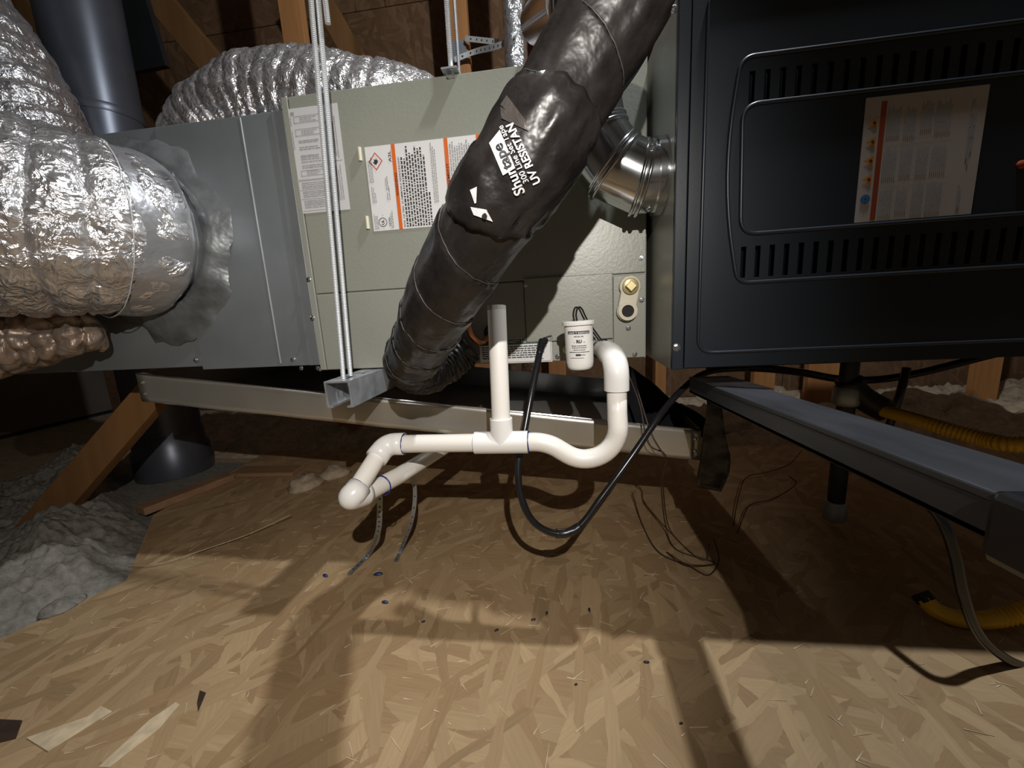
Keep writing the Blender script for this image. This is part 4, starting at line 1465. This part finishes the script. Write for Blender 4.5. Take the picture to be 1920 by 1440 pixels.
cable([PD(1330, 690, .80), PD(1420, 690, .86), PD(1500, 698, .90), PD(1570, 710, .92), PD(1640, 712, .92), PD(1720, 700, .90), PD(1840, 670, .88), PD(1960, 640, .86)], .0085, 'black cable slung along the underside of the furnace', name='slung_cable')
cable([PD(1700, 690, .88), PD(1690, 730, .88), PD(1670, 790, .90), PD(1650, 850, .93)], .008, 'short black cable dropping beside the yellow gas connector', name='short_cable')
WG = 'thin brown thermostat wires'
def wire(pts, label, r=.0013):
    return cable(pts, r, label, 'wire_brown', 'thin_wire', 'wire', 6, 8, WG)
wire([PD(1178, 700, .72), PD(1200, 760, .70), PD(1215, 830, .69), PD(1245, 850, .69), PD(1248, 870, .70), PD(1240, 910, .75), PZ(1248, 985, .03), PZ(1268, 1030, .004), PZ(1340, 1055, .004), PZ(1290, 1058, .02), PZ(1250, 1035, .004)], 'brown wire hanging over the pan rim and coiling on the deck')
wire([PZ(1186, 925, .02), PZ(1205, 985, .004), PZ(1235, 1035, .004), PZ(1290, 1060, .004), PZ(1328, 1078, .004), PZ(1348, 1050, .01), PZ(1338, 1010, .03)], 'brown wire looping on the deck beside the beam shadow')
wire([PD(1195, 730, .70), PD(1220, 810, .68), PD(1244, 852, .68), PD(1250, 862, .69), PD(1243, 905, .74), PZ(1255, 990, .02), PZ(1300, 1040, .004), PZ(1325, 1048, .004), PZ(1330, 1020, .03)], 'second brown wire over the pan rim beside its twin')
wire([PZ(1375, 985, .02), PZ(1385, 930, .03), PZ(1400, 895, .04), PZ(1440, 885, .05), PZ(1480, 870, .05), PZ(1503, 845, .05)], 'brown wire kinked upright near the deck edge behind the beam')
wire([PZ(1382, 1000, .02), PZ(1400, 955, .03), PZ(1412, 944, .03), PZ(1450, 935, .03), PZ(1492, 908, .03), PZ(1480, 893, .04)], 'brown wire with hooked end on the deck behind the beam')
tw = cable([PZ(236, 1061, .006), PZ(300, 1057, .006), PZ(400, 1025, .010), PZ(470, 1000, .014), PZ(545, 965, .03)], .0013, 'long pale strand lying across the deck', 'twine', 'pale_strand', 'strand', 6)

# ---- support beam that carries the furnace, and its tape
bmr = thing('support_beam', (.69, -.2, HB - .05), 'black steel support beam reaching out from under the furnace', 'beam')
b0, b1 = V((.625, -.045, .404)), V((.625, -.62, .438))
ty = (b1 - b0).normalized()
sx = V((1, 0, 0))
sx = (sx - ty * sx.dot(ty)).normalized()
MB().prism([b0 - sx * .001, b0 + sx * .047, b1 + sx * .047, b1 - sx * .001], (0, 0, -.005)).build('top_flange', 'beam_paint', bmr, False, .0012)
MB().prism([b0 + V((0, 0, -.005)), b1 + V((0, 0, -.005)), b1 + V((0, 0, -.024)), b0 + V((0, 0, -.024))], sx * .005).build('web', 'beam_paint', bmr, False, .0012)
MB().prism([b0 + V((0, 0, -.024)), b0 + sx * .047 + V((0, 0, -.024)), b1 + sx * .047 + V((0, 0, -.024)), b1 + V((0, 0, -.024))], (0, 0, .005)).build('bottom_flange', 'beam_paint', bmr, False, .0012)
# rubber pads and tape wrapped round the beam
p0 = b0.lerp(b1, .02)
MB().prism([p0 - sx * .004 + V((0, 0, .0015)), p0 + sx * .050 + V((0, 0, .0015)), p0 + sx * .050 + ty * .13 + V((0, 0, .0015)), p0 - sx * .004 + ty * .09 + V((0, 0, .0015))], (0, 0, -.0012)).build('tape_strip', 'tape', bmr)
p1 = b0.lerp(b1, .76)
pdm = MB()
pdm.prism([p1 - sx * .006 + V((0, 0, .003)), p1 + sx * .053 + V((0, 0, .003)), p1 + sx * .053 + ty * .12 + V((0, 0, .003)), p1 - sx * .006 + ty * .12 + V((0, 0, .003))], (0, 0, -.034))
pdm.build('rubber_sleeve', 'black_rubber', bmr, False, .004)
# tape tail hanging off the beam end
m = MB()
tc = [((1322, 706), (1392, 712)), ((1325, 740), (1350, 735)), ((1322, 790), (1358, 800)), ((1318, 812), (1360, 822)), ((1314, 850), (1370, 850)), ((1308, 880), (1370, 885)), ((1306, 912), (1352, 922))]
def poly(pts, n):
    return [V(a).lerp(V(b), k / n) for a, b in zip(pts[:-1], pts[1:]) for k in range(n)] + [V(pts[-1])]
L1 = poly([PD(*a, .66 + .010 * i) for i, (a, b) in enumerate(tc)], 6)
L2 = poly([PD(*b, .66 + .006 * i) for i, (a, b) in enumerate(tc)], 6)
for i in range(len(L1)):
    for k in range(7):
        t = k / 6
        p = L1[i].lerp(L2[i], t)
        m.v.append(p + V((0, .007 * nz(p, 38), .003 * nz(p + V((3, 0, 0)), 40))))
for i in range(len(L1) - 1):
    for k in range(6):
        a = i * 7 + k
        m.f.append((a, a + 1, a + 8, a + 7))
o = m.build('tape_tail', 'tape', None, 'all')
md = o.modifiers.new('thick', 'SOLIDIFY')
md.thickness = .001
tag(o, 'crumpled black tape tail hanging from the support beam end', 'tape')

# ---- yellow gas connectors, gas pipe
def gas(path, smooth_to, label):
    root = thing('gas_connector', path[0], label, 'gas connector', 'yellow coated gas connectors')
    S_ = spline(path, 30)
    L0 = sum((S_[i] - S_[i - 1]).length for i in range(1, len(S_)))
    P_, d = [S_[0]], .0011
    acc = 0
    for i in range(1, len(S_)):
        seg_ = S_[i] - S_[i - 1]
        l = seg_.length
        while acc + d <= l + 1e-9:
            acc += d
            P_.append(S_[i - 1] + seg_ * (acc / l))
        acc -= l
    def dsp(s, a, p):
        k = min(1, max(0, (s - smooth_to) / .03))
        return k * .0012 * math.sin(2 * math.pi * s / .0062)
    MB().tube(P_, .0125, 22, True, dsp).build('corrugated_hose', 'yellow', root, 'all')
    return root
gas([PD(1655, 770, .82), PD(1700, 782, .78), PD(1770, 803, .73), PD(1840, 822, .69), PD(1885, 832, .66), PD(1940, 833, .64), PD(2040, 828, .62)], .07, 'upper yellow gas connector hose running behind the black beam')
g2 = gas([PD(1732, 1122, .64), PD(1752, 1142, .63), PD(1790, 1158, .62), PD(1840, 1163, .61), PD(1890, 1155, .60), PD(1940, 1140, .59), PD(2040, 1105, .58)], .075, 'lower yellow gas connector hose lying behind the hanging cord')
MB().tube([PD(1724, 1112, .645), PD(1738, 1128, .637)], .0145, 6).build('end_nut', 'black_iron', g2)
gp = thing('gas_pipe', PD(1590, 880, .82), 'black iron gas pipe with elbow and drip cap under the furnace', 'gas pipe')
cx = PD(1590, 720, .84)
MB().tube([V((cx.x, cx.y, HB - .004)), V((cx.x, cx.y, .06))], .0165, 24).build('drop_pipe', 'black_iron', gp, True)
MB()._lathe(V((cx.x, cx.y, PD(1590, 728, .84).z - .03)), V((0, 0, 1)), [(-.006, .022), (0, .025), (.028, .025), (.034, .022)], 24).build('coupling', 'galv_dark', gp, True)
MB().tube(arc(V((cx.x, cx.y, .335)), V((cx.x + .01, cx.y, .30)), PD(1660, 770, .83), 8), .024, 20).build('elbow', 'black_iron', gp, 'all')
MB()._lathe(V((cx.x, cx.y, .045)), V((0, 0, 1)), [(-.03, .018), (-.026, .022), (.012, .022), (.016, .019)], 24).build('drip_cap', 'galv_dark', gp, True)
tag(MB().prism([PZ(1470, 815, .0), PZ(1484, 812, 0), PZ(1484, 800, .0), PZ(1470, 803, 0)], (0, 0, .05)).build('wood_block', 'plank', None, False, .002), 'small wood block at the deck edge behind the tape tail', 'wood block')

# ---- litter on the deck
def speck(px, py, l, mat, label, cat, ang, name, group, h=.0025):
    c = PZ(px, py, .0004)
    m = MB()
    n = 8
    for zz, k in ((0, 1), (h * .6, .9), (h, .45)):
        for j in range(n):
            a = 2 * math.pi * j / n
            x, y = math.cos(a) * l / 2 * k, math.sin(a) * l / 4.4 * k
            m.v.append(c + V((x * math.cos(ang) - y * math.sin(ang), x * math.sin(ang) + y * math.cos(ang), zz)))
    for i in range(2):
        for j in range(n):
            m.f.append((i * n + j, i * n + (j + 1) % n, (i + 1) * n + (j + 1) % n, (i + 1) * n + j))
    m.f += [tuple(range(n))[::-1], tuple(range(2 * n, 3 * n))]
    return tag(m.build(name, mat, None, 'all'), label, cat, group)
for x, y, l, a in ((1000, 1162, .009, .3), (1025, 1150, .009, 1.4), (1105, 1144, .010, 1.6), (931, 1182, .008, .6), (794, 1166, .007, .5), (1212, 1242, .009, 0), (1080, 1284, .005, .4), (1277, 1357, .005, .2)):
    lb_ = {1000: 'black dropping lying flat beside a brownish one in the pipe shadow', 1025: 'brownish upright dropping beside a flat black one', 1105: 'lone black dropping on the deck below the trap bend',
           931: 'dark dropping at the edge of the pipe run shadow', 794: 'small bluish dropping inside the bright patch of deck', 1212: 'flat grey dropping beside the beam shadow'}.get(x, 'tiny dark crumb lying within the beam shadow on the deck' if x > 1200 else 'tiny crumb alone on bright deck in front of the trap')
    speck(x, y, l, 'speck', lb_, 'dropping', a, 'dropping', 'dark droppings on the deck')
for x, y, l, a in ((709, 1077, .020, .2), (722, 1130, .014, -.1), (610, 1080, .016, -.4)):
    speck(x, y, l, 'speck_blue', {709: 'long dark blue scrap on the deck near the strap tips', 722: 'bluish scrap lying inside the bright patch of deck', 610: 'grey-blue scrap on the deck left of the bent strap tip'}[x], 'scrap', a, 'plastic_scrap', 'blue scraps on the deck', .004)
def chip(poly, label, mat='chip'):
    m = MB().prism([PZ(x, y, .0006) for x, y in poly], (0, 0, .0016))
    return tag(m.build('wood_chip', mat), label, 'wood chip', 'wood chips on the deck')
chip([(50, 1385), (90, 1410), (178, 1355), (210, 1335), (190, 1325), (165, 1345)], 'large pale wedge-shaped flake on the deck near the insulation')
chip([(185, 1440), (205, 1440), (300, 1366), (337, 1322), (330, 1318), (280, 1352)], 'long pale splinter flake beside the wedge-shaped one')
chip([(372, 1334), (386, 1300), (375, 1296), (370, 1318)], 'small dark reddish flake on the bright deck', 'wire_brown')
chip([(-10, 1395), (30, 1385), (42, 1352), (0, 1350)], 'dark purplish flake at the deck corner beside the wedge-shaped flake', 'wire_brown')

m = MB()
rw = random.Random(21)
for k in range(420):
    x, y = rw.uniform(-.5, 1.1), rw.uniform(-.38, .25)
    l, wd, a = rw.uniform(.004, .028), rw.uniform(.0004, .0014), rw.uniform(-.9, .9) + (math.pi / 2 if rw.random() < .3 else 0)
    c, u = V((x, y, .0004)), V((math.cos(a), math.sin(a), rw.uniform(-.02, .06)))
    q_ = V((-math.sin(a), math.cos(a), 0))
    m.prism([c - u * l / 2 - q_ * wd * .3, c + u * l / 2, c + u * l / 2 + q_ * wd * .4, c - u * l / 2 + q_ * wd], (0, 0, .0006))
tag(m.build('wood_splinters', 'chip'), 'tiny pale wood splinters scattered over the strand board deck', 'splinters', None, 'stuff')
for o in S.objects:
    if o.name.split('.')[0] in ('print', 'lettering', 'logo_box', 'hazard_triangles'):
        o['kind'] = 'stuff'
